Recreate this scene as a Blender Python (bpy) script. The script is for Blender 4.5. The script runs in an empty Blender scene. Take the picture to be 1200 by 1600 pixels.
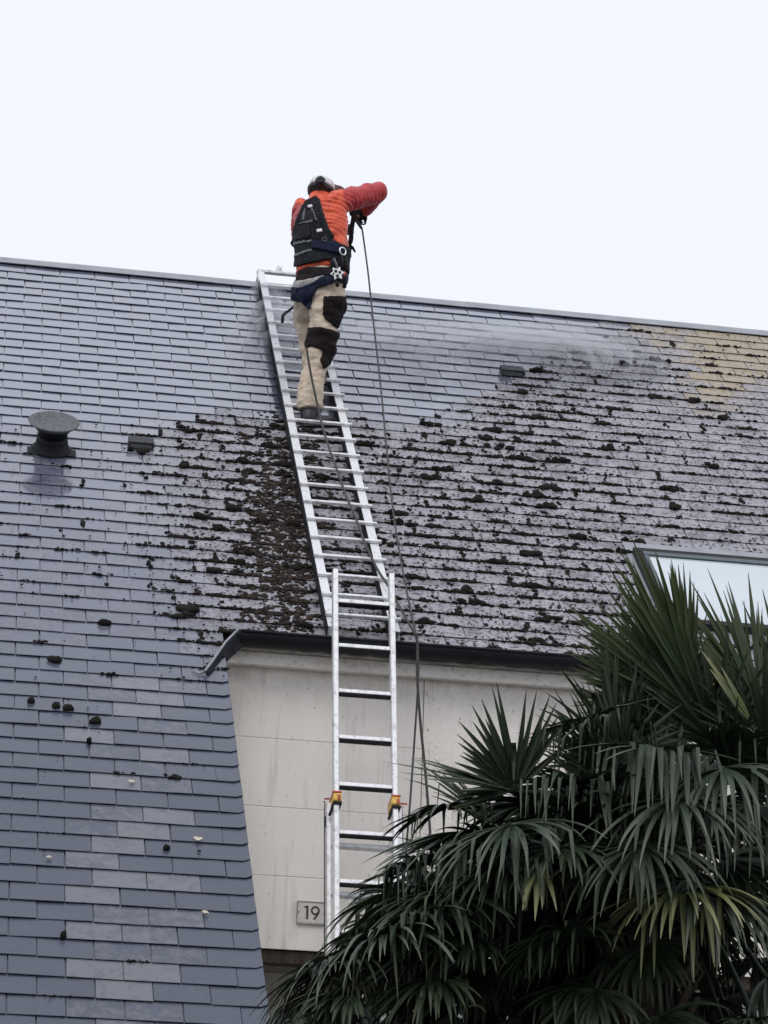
import bpy, bmesh, math, random
import numpy as np
from mathutils import Vector, Matrix, noise
random.seed(7); RNG=np.random.RandomState(7)
sc=bpy.context.scene; COL=sc.collection
# ------------------------------------------------------------------ camera
CAM=np.array([-0.4434009809638102,-19.443424715828634,1.6])
RW=np.array([[0.9842589637769662,-0.17399130663788184,0.03100511956331134],
 [0.08213041061457269,0.29496651254518247,-0.9519712979545205],
 [0.156489258024231,0.9395327464710186,0.30461341144416204]])
FPX=4316.702999783602
cd=bpy.data.cameras.new('camera'); cam=bpy.data.objects.new('camera',cd); COL.objects.link(cam); sc.camera=cam
cd.sensor_fit='VERTICAL'; cd.sensor_height=36; cd.lens=36*FPX/1600; cd.clip_start=.1; cd.clip_end=2000
mw=Matrix.Identity(4)
for i in range(3):
    mw[i][0]=RW[0][i]; mw[i][1]=-RW[1][i]; mw[i][2]=-RW[2][i]; mw[i][3]=CAM[i]
cam.matrix_world=mw
# ------------------------------------------------------------------ sky and sun
SUN_EL=math.radians(52); SUN_AZ=math.radians(200)      # azimuth clockwise from +Y: behind the camera
w=bpy.data.worlds.new('World'); sc.world=w; w.use_nodes=True
nt=w.node_tree; nt.nodes.clear()
sky=nt.nodes.new('ShaderNodeTexSky'); sky.sky_type='NISHITA'; sky.sun_disc=False
sky.sun_elevation=SUN_EL; sky.sun_rotation=SUN_AZ; sky.air_density=1.5; sky.dust_density=5
mixn=nt.nodes.new('ShaderNodeMix'); mixn.data_type='RGBA'; mixn.inputs[0].default_value=.93
mixn.inputs[7].default_value=(9.55,9.95,11.1,1)         # even cloud cover
bg=nt.nodes.new('ShaderNodeBackground'); bg.inputs['Strength'].default_value=.1
wo=nt.nodes.new('ShaderNodeOutputWorld')
nt.links.new(sky.outputs[0],mixn.inputs[6]); nt.links.new(mixn.outputs[2],bg.inputs[0]); nt.links.new(bg.outputs[0],wo.inputs[0])
sl=bpy.data.lights.new('sun','SUN'); sl.energy=1.0; sl.angle=math.radians(25); sl.color=(1,.97,.93)
so=bpy.data.objects.new('sun',sl); COL.objects.link(so)
sd=Vector((math.sin(SUN_AZ)*math.cos(SUN_EL),math.cos(SUN_AZ)*math.cos(SUN_EL),math.sin(SUN_EL)))
so.rotation_euler=sd.to_track_quat('Z','Y').to_euler(); so.location=(0,-10,20)
sc.view_settings.view_transform='Standard'; sc.view_settings.look='None'; sc.view_settings.gamma=1
sc.view_settings.exposure=0.0; sc.view_settings.use_curve_mapping=False
sc.cycles.volume_bounces=32;sc.cycles.max_bounces=40;sc.cycles.diffuse_bounces=5;sc.cycles.transparent_max_bounces=128
sc.render.resolution_x=768; sc.render.resolution_y=1024
# ------------------------------------------------------------------ survey helpers (roof plane u right, v down the slope, h proud of it)
TH=math.radians(42); CT,ST=math.cos(TH),math.sin(TH)
E=0.15338123207733217; O=np.array([0,0,9.584789542227432])
M=np.array([[1,0,0],[0,-CT,ST],[0,-ST,-CT]])
def uv(u,v,h=0): return O+M@np.array([u,v,-h])
def ray(x,y): return RW.T@np.array([(x-600)/FPX,(y-800)/FPX,1.])
def onplane(x,y,P,n):
    d=ray(x,y); return CAM+d*(((P-CAM)@n)/(d@n))
def roof(x,y,h=0):
    n=-M[:,2]; return (M.T@(onplane(x,y,O+n*h,n)-O))[:2]
def roofW(x,y,h=0):
    n=-M[:,2]; return onplane(x,y,O+n*h,n)
def onY(x,y,Y): return onplane(x,y,np.array([0,Y,0.]),np.array([0,1.,0]))
def px(X):
    q=RW@(np.array(X)-CAM); return 600+FPX*q[0]/q[2],800+FPX*q[1]/q[2],q[2]
NR=-M[:,2]   # outward roof normal
# ------------------------------------------------------------------ object helpers
def tag(o,label=None,cat=None,group=None,kind=None):
    if label:o['label']=label
    if cat:o['category']=cat
    if group:o['group']=group
    if kind:o['kind']=kind
    return o
def empty(name,loc,label,cat,group=None):
    o=bpy.data.objects.new(name,None); COL.objects.link(o); o.location=Vector(loc); o.empty_display_size=.2
    return tag(o,label,cat,group)
def link(name,me,mat,parent=None,smooth=False):
    """mesh data are written in world coordinates unless a location is set later"""
    if mat is not None and not me.materials: me.materials.append(mat)
    if smooth: me.polygons.foreach_set('use_smooth',[True]*len(me.polygons))
    o=bpy.data.objects.new(name,me); COL.objects.link(o)
    if parent is not None:
        o.parent=parent
        l=Vector((0,0,0)); p=parent
        while p is not None: l=l+p.location; p=p.parent
        o.location=-l
    return o
def mesh(name,vs,fs):
    me=bpy.data.meshes.new(name); me.from_pydata([tuple(map(float,v)) for v in vs],[],[tuple(f) for f in fs]); me.update(); return me
class MB:
    def __init__(s): s.v=[]; s.f=[]
    def add(s,vs,fs):
        n=len(s.v); s.v+= [tuple(map(float,v)) for v in vs]; s.f+=[tuple(i+n for i in f) for f in fs]; return s
    def box(s,c,ax,ay,az):
        c,ax,ay,az=[np.array(q,float) for q in (c,ax,ay,az)]
        vs=[c+i*ax+j*ay+k*az for i in(-1,1) for j in(-1,1) for k in(-1,1)]
        return s.add(vs,[(0,1,3,2),(4,6,7,5),(0,4,5,1),(2,3,7,6),(0,2,6,4),(1,5,7,3)])
    def abox(s,lo,hi):
        lo=np.array(lo,float);hi=np.array(hi,float);c=(lo+hi)/2;d=(hi-lo)/2
        return s.box(c,(d[0],0,0),(0,d[1],0),(0,0,d[2]))
    def bar(s,a,b,wx,wy,up=(0,0,1)):
        a=np.array(a,float);b=np.array(b,float);d=b-a;L=np.linalg.norm(d);d/=L
        x=np.cross(d,up);x/=np.linalg.norm(x)+1e-9;y=np.cross(x,d)
        return s.box((a+b)/2,x*wx/2,y*wy/2,d*L/2)
    def tube(s,pts,r,n=8,cap=True):
        pts=[np.array(p,float) for p in pts]; rs=r if hasattr(r,'__len__') else [r]*len(pts)
        rings=[];prev=None
        for i,p in enumerate(pts):
            d=pts[min(i+1,len(pts)-1)]-pts[max(i-1,0)]; d/=np.linalg.norm(d)+1e-12
            if prev is None:
                a=np.cross(d,(0,0,1)) if abs(d[2])<.9 else np.cross(d,(1,0,0))
            else: a=prev-d*(prev@d)
            a/=np.linalg.norm(a);prev=a;b=np.cross(d,a)
            rings.append([p+rs[i]*(math.cos(2*math.pi*k/n)*a+math.sin(2*math.pi*k/n)*b) for k in range(n)])
        vs=[q for R in rings for q in R];fs=[]
        for i in range(len(pts)-1):
            for k in range(n): fs.append((i*n+k,i*n+(k+1)%n,(i+1)*n+(k+1)%n,(i+1)*n+k))
        if cap: fs.append(tuple(range(n))[::-1]);fs.append(tuple((len(pts)-1)*n+k for k in range(n)))
        return s.add(vs,fs)
    def mesh(s,name): return mesh(name,s.v,s.f)
    def build(s,name,mat,parent=None,smooth=False,bevel=0):
        me=s.mesh(name)
        if bevel:
            bm=bmesh.new();bm.from_mesh(me);bmesh.ops.bevel(bm,geom=bm.edges[:],offset=bevel,segments=1,affect='EDGES');bm.to_mesh(me);bm.free()
        return link(name,me,mat,parent,smooth)
def catmull(pts,k=8):
    pts=[np.array(p,float) for p in pts];P=[pts[0]]+pts+[pts[-1]];out=[]
    for i in range(1,len(P)-2):
        for j in range(k):
            t=j/k;a,b,c,d=P[i-1],P[i],P[i+1],P[i+2]
            out.append(.5*((2*b)+(-a+c)*t+(2*a-5*b+4*c-d)*t*t+(-a+3*b-3*c+d)*t**3))
    out.append(pts[-1]);return out
# ------------------------------------------------------------------ materials
class Mat:
    def __init__(s,name,rough=.6,metal=0,spec=.5):
        s.m=bpy.data.materials.new(name);s.m.use_nodes=True;s.t=s.m.node_tree;s.t.nodes.clear()
        s.out=s.n('OutputMaterial');s.b=s.n('BsdfPrincipled');s.l(s.b.outputs[0],s.out.inputs[0])
        s.b.inputs['Roughness'].default_value=rough;s.b.inputs['Metallic'].default_value=metal;s.b.inputs['Specular IOR Level'].default_value=spec
        s.geo=None
    def n(s,t,**k):
        q=s.t.nodes.new('ShaderNode'+t)
        for a,b in k.items(): setattr(q,a,b)
        return q
    def l(s,a,b): s.t.links.new(a,b)
    def pos(s):
        if s.geo is None: s.geo=s.n('NewGeometry')
        return s.geo.outputs['Position']
    def noise(s,scale,detail=4,rough=.6,vec=None,stretch=None):
        v=vec or s.pos()
        if stretch:
            mp=s.n('Mapping');mp.inputs['Scale'].default_value=stretch;s.l(v,mp.inputs['Vector']);v=mp.outputs[0]
        q=s.n('TexNoise');q.inputs['Scale'].default_value=scale;q.inputs['Detail'].default_value=detail;q.inputs['Roughness'].default_value=rough
        s.l(v,q.inputs['Vector']);return q.outputs['Fac']
    def ramp(s,fac,stops):
        q=s.n('ValToRGB');e=q.color_ramp.elements
        while len(e)<len(stops): e.new(.5)
        for i,(p,c) in enumerate(stops):
            e[i].position=p;e[i].color=(c,c,c,1) if not hasattr(c,'__len__') else (*c,1)
        s.l(fac,q.inputs[0]);return q.outputs[0]
    def mix(s,f,a,b,mode='MIX'):
        q=s.n('Mix',data_type='RGBA',blend_type=mode)
        for i,v in((0,f),(6,a),(7,b)):
            if hasattr(v,'links') or isinstance(v,bpy.types.NodeSocket): s.l(v,q.inputs[i])
            elif i==0: q.inputs[0].default_value=v
            else: q.inputs[i].default_value=(*v,1) if hasattr(v,'__len__') else (v,v,v,1)
        return q.outputs[2]
    def math(s,op,a,b=0.,clamp=False):
        q=s.n('Math',operation=op,use_clamp=clamp)
        for i,v in((0,a),(1,b)):
            if isinstance(v,bpy.types.NodeSocket): s.l(v,q.inputs[i])
            else: q.inputs[i].default_value=v
        return q.outputs[0]
    def bump(s,h,strength=.3,dist=.005):
        q=s.n('Bump');q.inputs['Strength'].default_value=strength;q.inputs['Distance'].default_value=dist
        s.l(h,q.inputs['Height']);s.l(q.outputs[0],s.b.inputs['Normal'])
    def col(s,c):
        if isinstance(c,bpy.types.NodeSocket): s.l(c,s.b.inputs['Base Color'])
        else: s.b.inputs['Base Color'].default_value=(*c,1)
        return s
def simple(name,c,c2=None,scale=20,rough=.6,metal=0,bump=0,bd=.003,spec=.5,detail=4,stretch=None,lo=.35,hi=.65):
    m=Mat(name,rough,metal,spec)
    if c2 is None: m.col(c)
    else:
        f=m.noise(scale,detail,stretch=stretch);m.col(m.mix(m.ramp(f,[(lo,0.),(hi,1.)]),c,c2))
    if bump: m.bump(m.noise(scale*2.5,4,stretch=stretch),bump,bd)
    return m.m
def slate_material():
    m=Mat('roof_slate',.5)
    oi=m.n('ObjectInfo');at=m.n('Attribute');at.attribute_name='soil'
    sep=m.n('SeparateColor');m.l(m.mix(1.,oi.outputs['Color'],at.outputs['Color'],'ADD'),sep.inputs[0])
    dirt,lich,yel=sep.outputs[0],sep.outputs[1],sep.outputs[2]
    at2=m.n('Attribute');at2.attribute_name='tone'
    rnd=m.math('ADD',oi.outputs['Random'],at2.outputs['Fac'])
    big=m.noise(2.2,3);mid=m.noise(11,5,.65);fine=m.noise(70,4,.7);spk=m.noise(38,3,.6)
    clean=m.mix(m.ramp(mid,[(.3,0.),(.7,1.)]),(.044,.053,.080),(.062,.071,.100))
    sz=m.n('SeparateXYZ');m.l(m.pos(),sz.inputs[0]);lightened=m.math('MULTIPLY',m.math('ADD',m.math('SUBTRACT',sz.outputs[2],5.2),m.math('MULTIPLY',big,1.2)),.30,True)  # paler with height: sheen and haze of the upper roof put into colour
    clean=m.mix(lightened,clean,m.mix(m.ramp(mid,[(.3,0.),(.7,1.)]),(.090,.102,.150),(.122,.135,.185)))
    clean=m.mix(m.math('MULTIPLY',m.math('FRACT',m.math('MULTIPLY',rnd,7.31)),.38),clean,m.mix(.4,clean,(.02,.024,.04)))
    clean=m.mix(m.ramp(fine,[(.55,0.),(.8,.35)]),clean,(.19,.19,.21))
    dirty=m.mix(m.ramp(mid,[(.32,0.),(.68,1.)]),(.25,.244,.272),(.37,.36,.392))
    dirty=m.mix(m.ramp(spk,[(.53,0.),(.62,.85)]),dirty,(.035,.032,.034))
    dirty=m.mix(m.ramp(m.noise(16,4,.7),[(.6,0.),(.72,.6)]),dirty,(.3,.28,.275))
    dirty=m.mix(m.ramp(m.noise(5.5,5,.7,stretch=(.6,1,1)),[(.5,0.),(.68,.6)]),dirty,(.075,.068,.072))
    dm=m.math('ADD',m.math('MULTIPLY',dirt,1.25),m.math('MULTIPLY',m.math('SUBTRACT',mid,.5),.7),True)
    c=m.mix(m.math('MULTIPLY',dm,m.math('GREATER_THAN',dirt,.02)),clean,dirty)
    lm=m.math('MULTIPLY',m.math('MULTIPLY',m.math('SUBTRACT',m.math('ADD',lich,m.math('MULTIPLY',m.noise(15,6,.75),1.3)),1.10),3.2,True),m.math('GREATER_THAN',lich,.01))
    c=m.mix(m.math('MULTIPLY',lm,.42),c,(.235,.23,.24))
    ym=m.math('MULTIPLY',m.math('MULTIPLY',m.math('SUBTRACT',m.math('ADD',yel,m.math('MULTIPLY',m.noise(8,6,.8),1.5)),1.08),2.6,True),m.math('GREATER_THAN',yel,.01))
    c=m.mix(m.math('MULTIPLY',ym,m.ramp(m.noise(30,5,.7),[(.35,.35),(.6,.85)])),c,(.38,.305,.18))
    at3=m.n('Attribute');at3.attribute_name='rim'
    c=m.mix(m.math('MULTIPLY',at3.outputs['Fac'],.97),c,(.006,.006,.008))
    m.col(c)
    rr=m.math('ADD',m.math('MULTIPLY',dm,.3),m.math('MULTIPLY',mid,.25));m.l(m.math('ADD',rr,.16),m.b.inputs['Roughness'])
    m.l(m.math('SUBTRACT',.5,m.math('MULTIPLY',m.math('MAXIMUM',dm,at3.outputs['Fac']),.35)),m.b.inputs['Specular IOR Level']);m.b.inputs['IOR'].default_value=1.5;m.b.inputs['Coat IOR'].default_value=2.0;sz=m.n('SeparateXYZ');m.l(m.pos(),sz.inputs[0]);wet=m.math('ADD',.06,m.math('MULTIPLY',m.math('SUBTRACT',sz.outputs[2],4.4),.27,True),True);m.b.inputs['Coat Roughness'].default_value=.08;m.l(m.math('MULTIPLY',wet,m.math('SUBTRACT',1.,m.math('MULTIPLY',m.math('MAXIMUM',dm,at3.outputs['Fac']),.9),True)),m.b.inputs['Coat Weight'])
    m.bump(m.math('ADD',m.noise(45,5,.65),m.math('MULTIPLY',mid,.8)),.18,.004)
    return m.m
def moss_material():
    m=Mat('moss',.95,0,.2)
    n=m.noise(14,4);c=m.mix(m.ramp(n,[(.35,0.),(.7,1.)]),(.006,.006,.005),(.024,.021,.017))
    at=m.n('Attribute');at.attribute_name='brown'
    c=m.mix(at.outputs['Fac'],c,m.mix(m.ramp(m.noise(60,3),[(.4,0.),(.65,1.)]),(.022,.016,.013),(.085,.055,.042)))
    m.col(c);m.bump(m.noise(160,3),.9,.004);return m.m
def wall_material(name,rough_cast):
    m=Mat(name,.9,0,.2)
    base=m.mix(m.ramp(m.noise(1.6,5,.6),[(.3,0.),(.7,1.)]),(.73,.69,.64),(.80,.76,.71))
    run=m.ramp(m.noise(5,4,.7,stretch=(3.2,3.2,.28)),[(.54,0.),(.78,.6)])
    c=m.mix(run,base,(.36,.325,.28))
    c=m.mix(m.ramp(m.noise(48,2,.5,stretch=(1.6,1,.6)),[(.71,0.),(.76,.9)]),c,(.16,.14,.12))
    # grime under the cornice, broken up by noise
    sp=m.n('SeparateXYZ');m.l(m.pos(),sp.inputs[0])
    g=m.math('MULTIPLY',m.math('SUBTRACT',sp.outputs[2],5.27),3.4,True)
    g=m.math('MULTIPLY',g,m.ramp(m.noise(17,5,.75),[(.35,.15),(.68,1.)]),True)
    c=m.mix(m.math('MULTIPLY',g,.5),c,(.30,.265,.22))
    m.col(c)
    if rough_cast: m.bump(m.noise(34,4,.7),.55,.013)
    else: m.bump(m.noise(60,4,.6),.25,.004)
    return m.m
MT={}
MT['slate']=slate_material();MT['moss']=moss_material()
MT['wall']=wall_material('smooth_render',False);MT['rough']=wall_material('rough_render',True)
MT['cornice']=simple('painted_cornice',(.82,.78,.72),(.55,.50,.44),30,.85,bump=.4,bd=.006,lo=.5,hi=.75)
MT['ledge']=simple('weathered_board',(.40,.385,.35),(.17,.165,.15),28,.85,bump=.3,stretch=(.5,1,1))
MT['zinc']=simple('weathered_zinc',(.33,.345,.37),(.25,.26,.285),5,.42,.25,bump=.1)
MT['gutter']=simple('dark_gutter_zinc',(.006,.007,.010),(.015,.016,.021),7,.6,0,spec=.25,bump=.1,stretch=(.6,1,1))
MT['under']=simple('dark_underlay',(.02,.02,.022),rough=.9)
MT['lead']=simple('sooty_lead',(.014,.015,.018),(.045,.047,.055),30,.55,.2,bump=.5)
MT['dish']=simple('mossy_lead_dish',(.13,.14,.148),(.065,.07,.073),38,.75,.1,bump=.6,lo=.45,hi=.7)
MT['alu']=simple('worn_aluminium',(.78,.78,.785),(.40,.40,.41),30,.45,.35,bump=.2,lo=.48,hi=.78)
MT['alu_dirty']=simple('grimy_aluminium',(.74,.74,.745),(.17,.165,.16),44,.5,.3,bump=.3,lo=.6,hi=.7)
MT['grip']=simple('black_tread',(.02,.02,.022),(.3,.3,.3),90,.7,lo=.6,hi=.7)
MT['yellow']=simple('yellow_plastic',(.78,.52,.10),(.6,.36,.06),60,.45)
MT['red']=simple('red_plastic',(.50,.07,.045),(.36,.05,.04),60,.45)
MT['black']=simple('black_nylon',(.012,.012,.015),(.03,.03,.034),40,.7,bump=.4,spec=.15)
MT['vest']=simple('black_padded_mesh',(.006,.007,.009),(.020,.021,.025),55,.75,bump=.6,lo=.4,hi=.6,spec=.15)
MT['navy']=simple('navy_webbing',(.008,.011,.030),(.014,.019,.048),40,.7,bump=.4,spec=.15)
MT['webgrey']=simple('grey_piping',(.11,.115,.125),rough=.6)
MT['steel']=simple('bright_steel',(.8,.8,.8),rough=.3,metal=.8)
MT['white']=simple('white_tag',(.82,.82,.82),rough=.5)
def jacket_material(name,a,b):
    m=Mat(name,.48,0,.4);c=m.mix(m.ramp(m.noise(22,4),[(.35,0.),(.7,1.)]),a,b);m.col(c)
    m.b.inputs['Sheen Weight'].default_value=.2
    m.bump(m.noise(60,3,.6),.5,.006);return m.m
MT['orange']=jacket_material('orange_down_nylon',(.82,.115,.04),(.64,.075,.034))
MT['shade_orange']=jacket_material('shaded_orange_nylon',(.50,.035,.035),(.38,.022,.026))  # shaded copy of the jacket orange, darkening put into the sleeve colour
MT['trouser']=simple('beige_canvas',(.68,.57,.44),(.52,.42,.32),13,.85,bump=.7,bd=.01,stretch=(1,1,1.6))
MT['patch']=simple('brown_black_canvas',(.010,.007,.007),(.018,.012,.012),22,.8,bump=.5,spec=.15)
MT['shirt']=simple('dark_shirt',(.016,.012,.014),(.03,.024,.028),30,.85,bump=.4,spec=.15)
MT['belt']=simple('pale_grey_belt',(.50,.485,.45),(.4,.385,.36),40,.7,bump=.3)
MT['skin']=simple('skin',(.46,.28,.2),(.40,.23,.165),30,.5)
MT['hair']=simple('black_hair',(.010,.009,.010),(.02,.018,.018),90,.6,bump=.6)
MT['cap']=simple('white_cap_cloth',(.70,.69,.68),(.40,.39,.37),45,.8,bump=.3,lo=.5,hi=.7)
MT['boot']=simple('black_leather',(.012,.012,.013),(.03,.03,.032),40,.5,bump=.3)
MT['eye']=simple('eye_white',(.7,.7,.7),rough=.2);MT['lips']=simple('lips',(.35,.12,.1))
MT['hose']=simple('grey_green_hose',(.028,.030,.028),(.055,.056,.052),60,.6,bump=.2)
MT['rope']=simple('dark_rope',(.035,.032,.030),(.085,.08,.074),120,.85,bump=.7)
MT['frame']=simple('grey_teal_frame',(.055,.075,.085),(.08,.10,.11),20,.35,.3)
MT['ground']=simple('dark_gravel_ground',(.085,.085,.08),(.05,.05,.047),9,.95,bump=.6,bd=.02)
MT['door']=simple('white_door_paint',(.80,.80,.79),(.7,.7,.69),6,.5)
MT['leafbit']=simple('dry_leaf',(.62,.56,.47),(.42,.36,.28),50,.8)
MT['signplate']=simple('grey_enamel',(.60,.575,.54),(.52,.49,.455),20,.6)
MT['ink']=simple('dark_lettering',(.035,.02,.02),rough=.6)
MT['bark']=simple('fibrous_trunk',(.030,.022,.016),(.075,.055,.04),22,.95,bump=1,bd=.02,stretch=(1,1,.3))
def glass_material():
    m=Mat('skylight_glass',.04,0,.9);c=m.mix(m.ramp(m.noise(1.3,4),[(.3,0.),(.7,1.)]),(.46,.53,.56),(.56,.62,.64))
    m.col(m.mix(m.ramp(m.noise(70,3),[(.66,0.),(.72,.5)]),c,(.22,.24,.25)));m.b.inputs['Coat Weight'].default_value=.6;m.b.inputs['Coat Roughness'].default_value=.02;return m.m
MT['glass']=glass_material()
def frond_material(name,a,b,tip):
    m=Mat(name,.5,0,.35)
    oi=m.n('ObjectInfo');c=m.mix(m.ramp(m.noise(7,4),[(.3,0.),(.7,1.)]),a,b)
    c=m.mix(m.math('MULTIPLY',oi.outputs['Random'],.5),c,tuple(x*.55 for x in a))
    at=m.n('Attribute');at.attribute_name='tip'
    c=m.mix(m.math('MULTIPLY',at.outputs['Fac'],.8),c,tip)
    m.col(c);m.bump(m.noise(90,3,stretch=(1,1,.2)),.25,.002)
    tr=m.n('BsdfTranslucent');m.l(c,tr.inputs['Color']);mx=m.n('MixShader');mx.inputs[0].default_value=.06
    m.l(m.b.outputs[0],mx.inputs[1]);m.l(tr.outputs[0],mx.inputs[2]);m.l(mx.outputs[0],m.out.inputs[0]);return m.m
MT['frond']=frond_material('palm_frond_green',(.010,.022,.009),(.020,.036,.015),(.06,.078,.042))
MT['frond_up']=frond_material('palm_frond_olive',(.018,.036,.011),(.034,.058,.017),(.085,.10,.035))
MT['frond_grey']=frond_material('palm_frond_grey_green',(.016,.031,.016),(.034,.052,.030),(.17,.19,.14))
MT['frond_yellow']=frond_material('palm_frond_yellowed',(.07,.10,.035),(.17,.18,.065),(.34,.33,.18))
MT['frond_dead']=frond_material('palm_frond_dead',(.016,.014,.010),(.030,.026,.018),(.04,.034,.024))
# ================================================================== SETTING
g=MB();g.abox((-400,-400,-.5),(400,400,0));tag(g.build('ground',MT['ground']),kind='structure')
# ================================================================== HOUSE
house=empty('house',(1.5,-4.2,0),'slate roofed house with a pale rendered wall, gutter and moss on the steep roof','house')
UL,UR=-2.6,7.2; VERGE=9*.13-.005; NE=38; NB=67
RIDGE=-.10
roofo=bpy.data.objects.new('roof',None);COL.objects.link(roofo);roofo.parent=house
def P(u,v,h): return uv(u,v,h)
d=MB()   # deck under the slates: two thick boards and a rear slope
def slab(mb,u0,u1,v0,v1,h0,h1):
    vs=[P(u,v,h) for u in(u0,u1) for v in(v0,v1) for h in(h0,h1)]
    mb.add(vs,[(0,1,3,2),(4,6,7,5),(0,4,5,1),(2,3,7,6),(0,2,6,4),(1,5,7,3)])
slab(d,UL,UR,RIDGE+.01,NE*E-.03,-.10,-.004);slab(d,UL,VERGE-.04,NE*E-.028,NB*E-.03,-.10,-.004)
rp=uv(0,RIDGE,0)
def back(u,s,h): # rear slope
    return np.array([u,rp[1]+CT*s+ST*h,rp[2]-ST*s+CT*h])
vs=[back(u,s,h) for u in(UL,UR) for s in(.02,6) for h in(-.1,.012)]
d.add(vs,[(0,1,3,2),(4,6,7,5),(0,4,5,1),(2,3,7,6),(0,2,6,4),(1,5,7,3)])
link('deck',d.mesh('deck'),MT['under'],roofo)
for o in [o for o in bpy.data.objects if o.name=='deck']: o.location=-Vector(house.location)
# ---- slates
TT=.0052;STEP=.0078;H0=.020;LS=.31
def slate_mesh(name,x0,x1,clip=0.):
    """local: x across, y up the slope from the tail, z proud; matrix of the roof applied by the object"""
    t=STEP/E
    out=[(x0,0.),(x1-clip,0.),(x1,clip*.62)] if clip else [(x0,0.),(x1,0.)]
    out+=[(x1,LS),(x0,LS)];n=len(out);b=.0015
    vs=[(x,y,H0-y*t) for x,y in out]+[(x,y,H0-y*t+TT-b) for x,y in out]
    cx=(x0+x1)/2
    vs+=[(x+(b if x<cx else -b),y+(b if y<.2 else 0),H0-y*t+TT) for x,y in out]
    fs=[tuple(range(n))[::-1],tuple(range(2*n,3*n))]
    for k in range(2):
        for i in range(n): j=(i+1)%n;fs.append((k*n+i,k*n+j,(k+1)*n+j,(k+1)*n+i))
    me=mesh(name,vs,fs)
    a=me.attributes.new('rim','FLOAT','FACE');a.data.foreach_set('value',[1.]+[0.]+[1.]*n+[.15]*n)
    me.materials.append(MT['slate']);return me
RM=Matrix(((1,0,0),(0,CT,-ST),(0,ST,CT)))   # local (x, up-slope y, normal z) -> world
GAP=.0022
def soil(x,y):
    """what covers the roof at this spot: (dirt, lichen, yellow lichen, moss density, brown mat)"""
    nz=noise.noise((x*.012,y*.012,1.3));n2=noise.noise((x*.03,y*.03,4.3))
    dirt=moss=0.
    if x>520:
        top=np.interp(x,[520,600,700,770,840,900,1000,1200],[662,655,640,605,560,520,500,480])+nz*26
        d_=(y-top)
        dirt=np.clip(d_/30+.2,0,1);moss=np.clip(d_/35,0,1)*np.interp(x,[520,900,1010,1200],[1,.95,.5,.42])
        if x>880: moss*=np.interp(y,[520,600,760,840],[.25,.45,.75,1])
    else:
        edge=np.interp(y,[640,680,740,820,900,1000,1060],[330,215,215,225,240,275,330])+nz*30
        if y>652+nz*12 and y<1075:
            d_=x-edge;dirt=np.clip(d_/160+.12,0,.75)
            moss=np.clip(d_/150+.22,0,1)
            if y>985: moss*=.6
    if x<300 and y>660: moss=max(moss,.05 if y<950 else .010)
    if x<300 and 660<y<1000: dirt=max(dirt,.1)
    lich=np.clip(n2*1.0+.62,0,1)*(.80 if (110<x<300 and y>1050) else .3 if y>1050 else 0)
    if 180<x<330 and 660<y<860: lich=max(lich,.7)
    yel=np.clip((x-870+nz*60)/260,0,1)*np.clip((690-y+nz*60)/150,0,1)
    br=math.exp(-(((x-445)/48)**2+((y-840)/150)**2)) if x<520 else 0
    return dirt,lich,yel,moss,br
rows=[]
for r in range(NB):
    vt=(r+1)*E
    par=r%2; lim=UR if r<NE else VERGE
    k=int(math.floor(UL/.13)); k+=(k-par)%2
    while k*.13<lim-.02:
        a=k*.13;b=min(a+.26,lim);rows.append((r,a,b,vt));k+=2
def area(s):
    r,a,b,vt=s;x,y,z=px(uv((a+b)/2,vt-E/2,.02))
    if r>=NE and r<NE+1: pass
    if not(-20<x<1220 and -20<y<1620): return -z
    hid=(x>900 and y>940)
    return (0 if hid else 1000)-z
order=sorted(range(len(rows)),key=lambda i:-area(rows[i]))
MS={'full':slate_mesh('slate_full',-.13+GAP,.13-GAP),'verge':slate_mesh('slate_verge',-.13+GAP,.13-GAP,.035),'half':slate_mesh('slate_half',-.065+GAP,.065-GAP,.035)}
stuffv=[];stufff=[];srim=[];ssoil=[];stone=[]
def slate_xform(s):
    r,a,b,vt=s
    c=uv((a+b)/2+random.gauss(0,.0008),vt+random.gauss(0,.0016),random.uniform(0,.0015))
    rot=RM@Matrix.Rotation(random.gauss(0,.0045),3,'Z')@Matrix.Rotation(random.gauss(0,.004),3,'X')@Matrix.Rotation(random.gauss(0,.008),3,'Y')
    return c,rot
for q,i in enumerate(order):
    s=rows[i];r,a,b,vt=s;c,rot=slate_xform(s);x,y,z=px(uv((a+b)/2,vt-E/2,.02));so_=soil(x,y)
    wd=b-a;atv=(r>=NE and b>=VERGE-.001)
    if q<299 and (wd>.255 or (atv and .11<wd)):
        me=MS['verge'] if (atv and wd>.25) else MS['half'] if atv else MS['full']
        o=bpy.data.objects.new('slate',me);COL.objects.link(o);o.parent=roofo
        o.matrix_local=Matrix.Translation(Vector(c)-Vector(house.location))@rot.to_4x4()
        o.color=(so_[0],so_[1],so_[2],1)
    else:
        me=slate_mesh('tmp',-wd/2+GAP,wd/2-GAP,.035 if atv else 0)
        n0=len(stuffv);rr=[random.random()]*len(me.polygons)
        for v in me.vertices: stuffv.append(tuple(rot@v.co+Vector(c)))
        for p,f in enumerate(me.polygons):
            stufff.append(tuple(j+n0 for j in f.vertices));srim.append(me.attributes['rim'].data[p].value);ssoil.append((so_[0],so_[1],so_[2],1));stone.append(rr[0])
        bpy.data.meshes.remove(me)
me=mesh('slate_field',stuffv,stufff)
a=me.attributes.new('rim','FLOAT','FACE');a.data.foreach_set('value',srim)
a=me.attributes.new('tone','FLOAT','FACE');a.data.foreach_set('value',stone)
a=me.attributes.new('soil','FLOAT_COLOR','CORNER')
buf=[]
for p,s_ in zip(me.polygons,ssoil): buf+=list(s_)*len(p.vertices)
a.data.foreach_set('color',buf)
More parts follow.
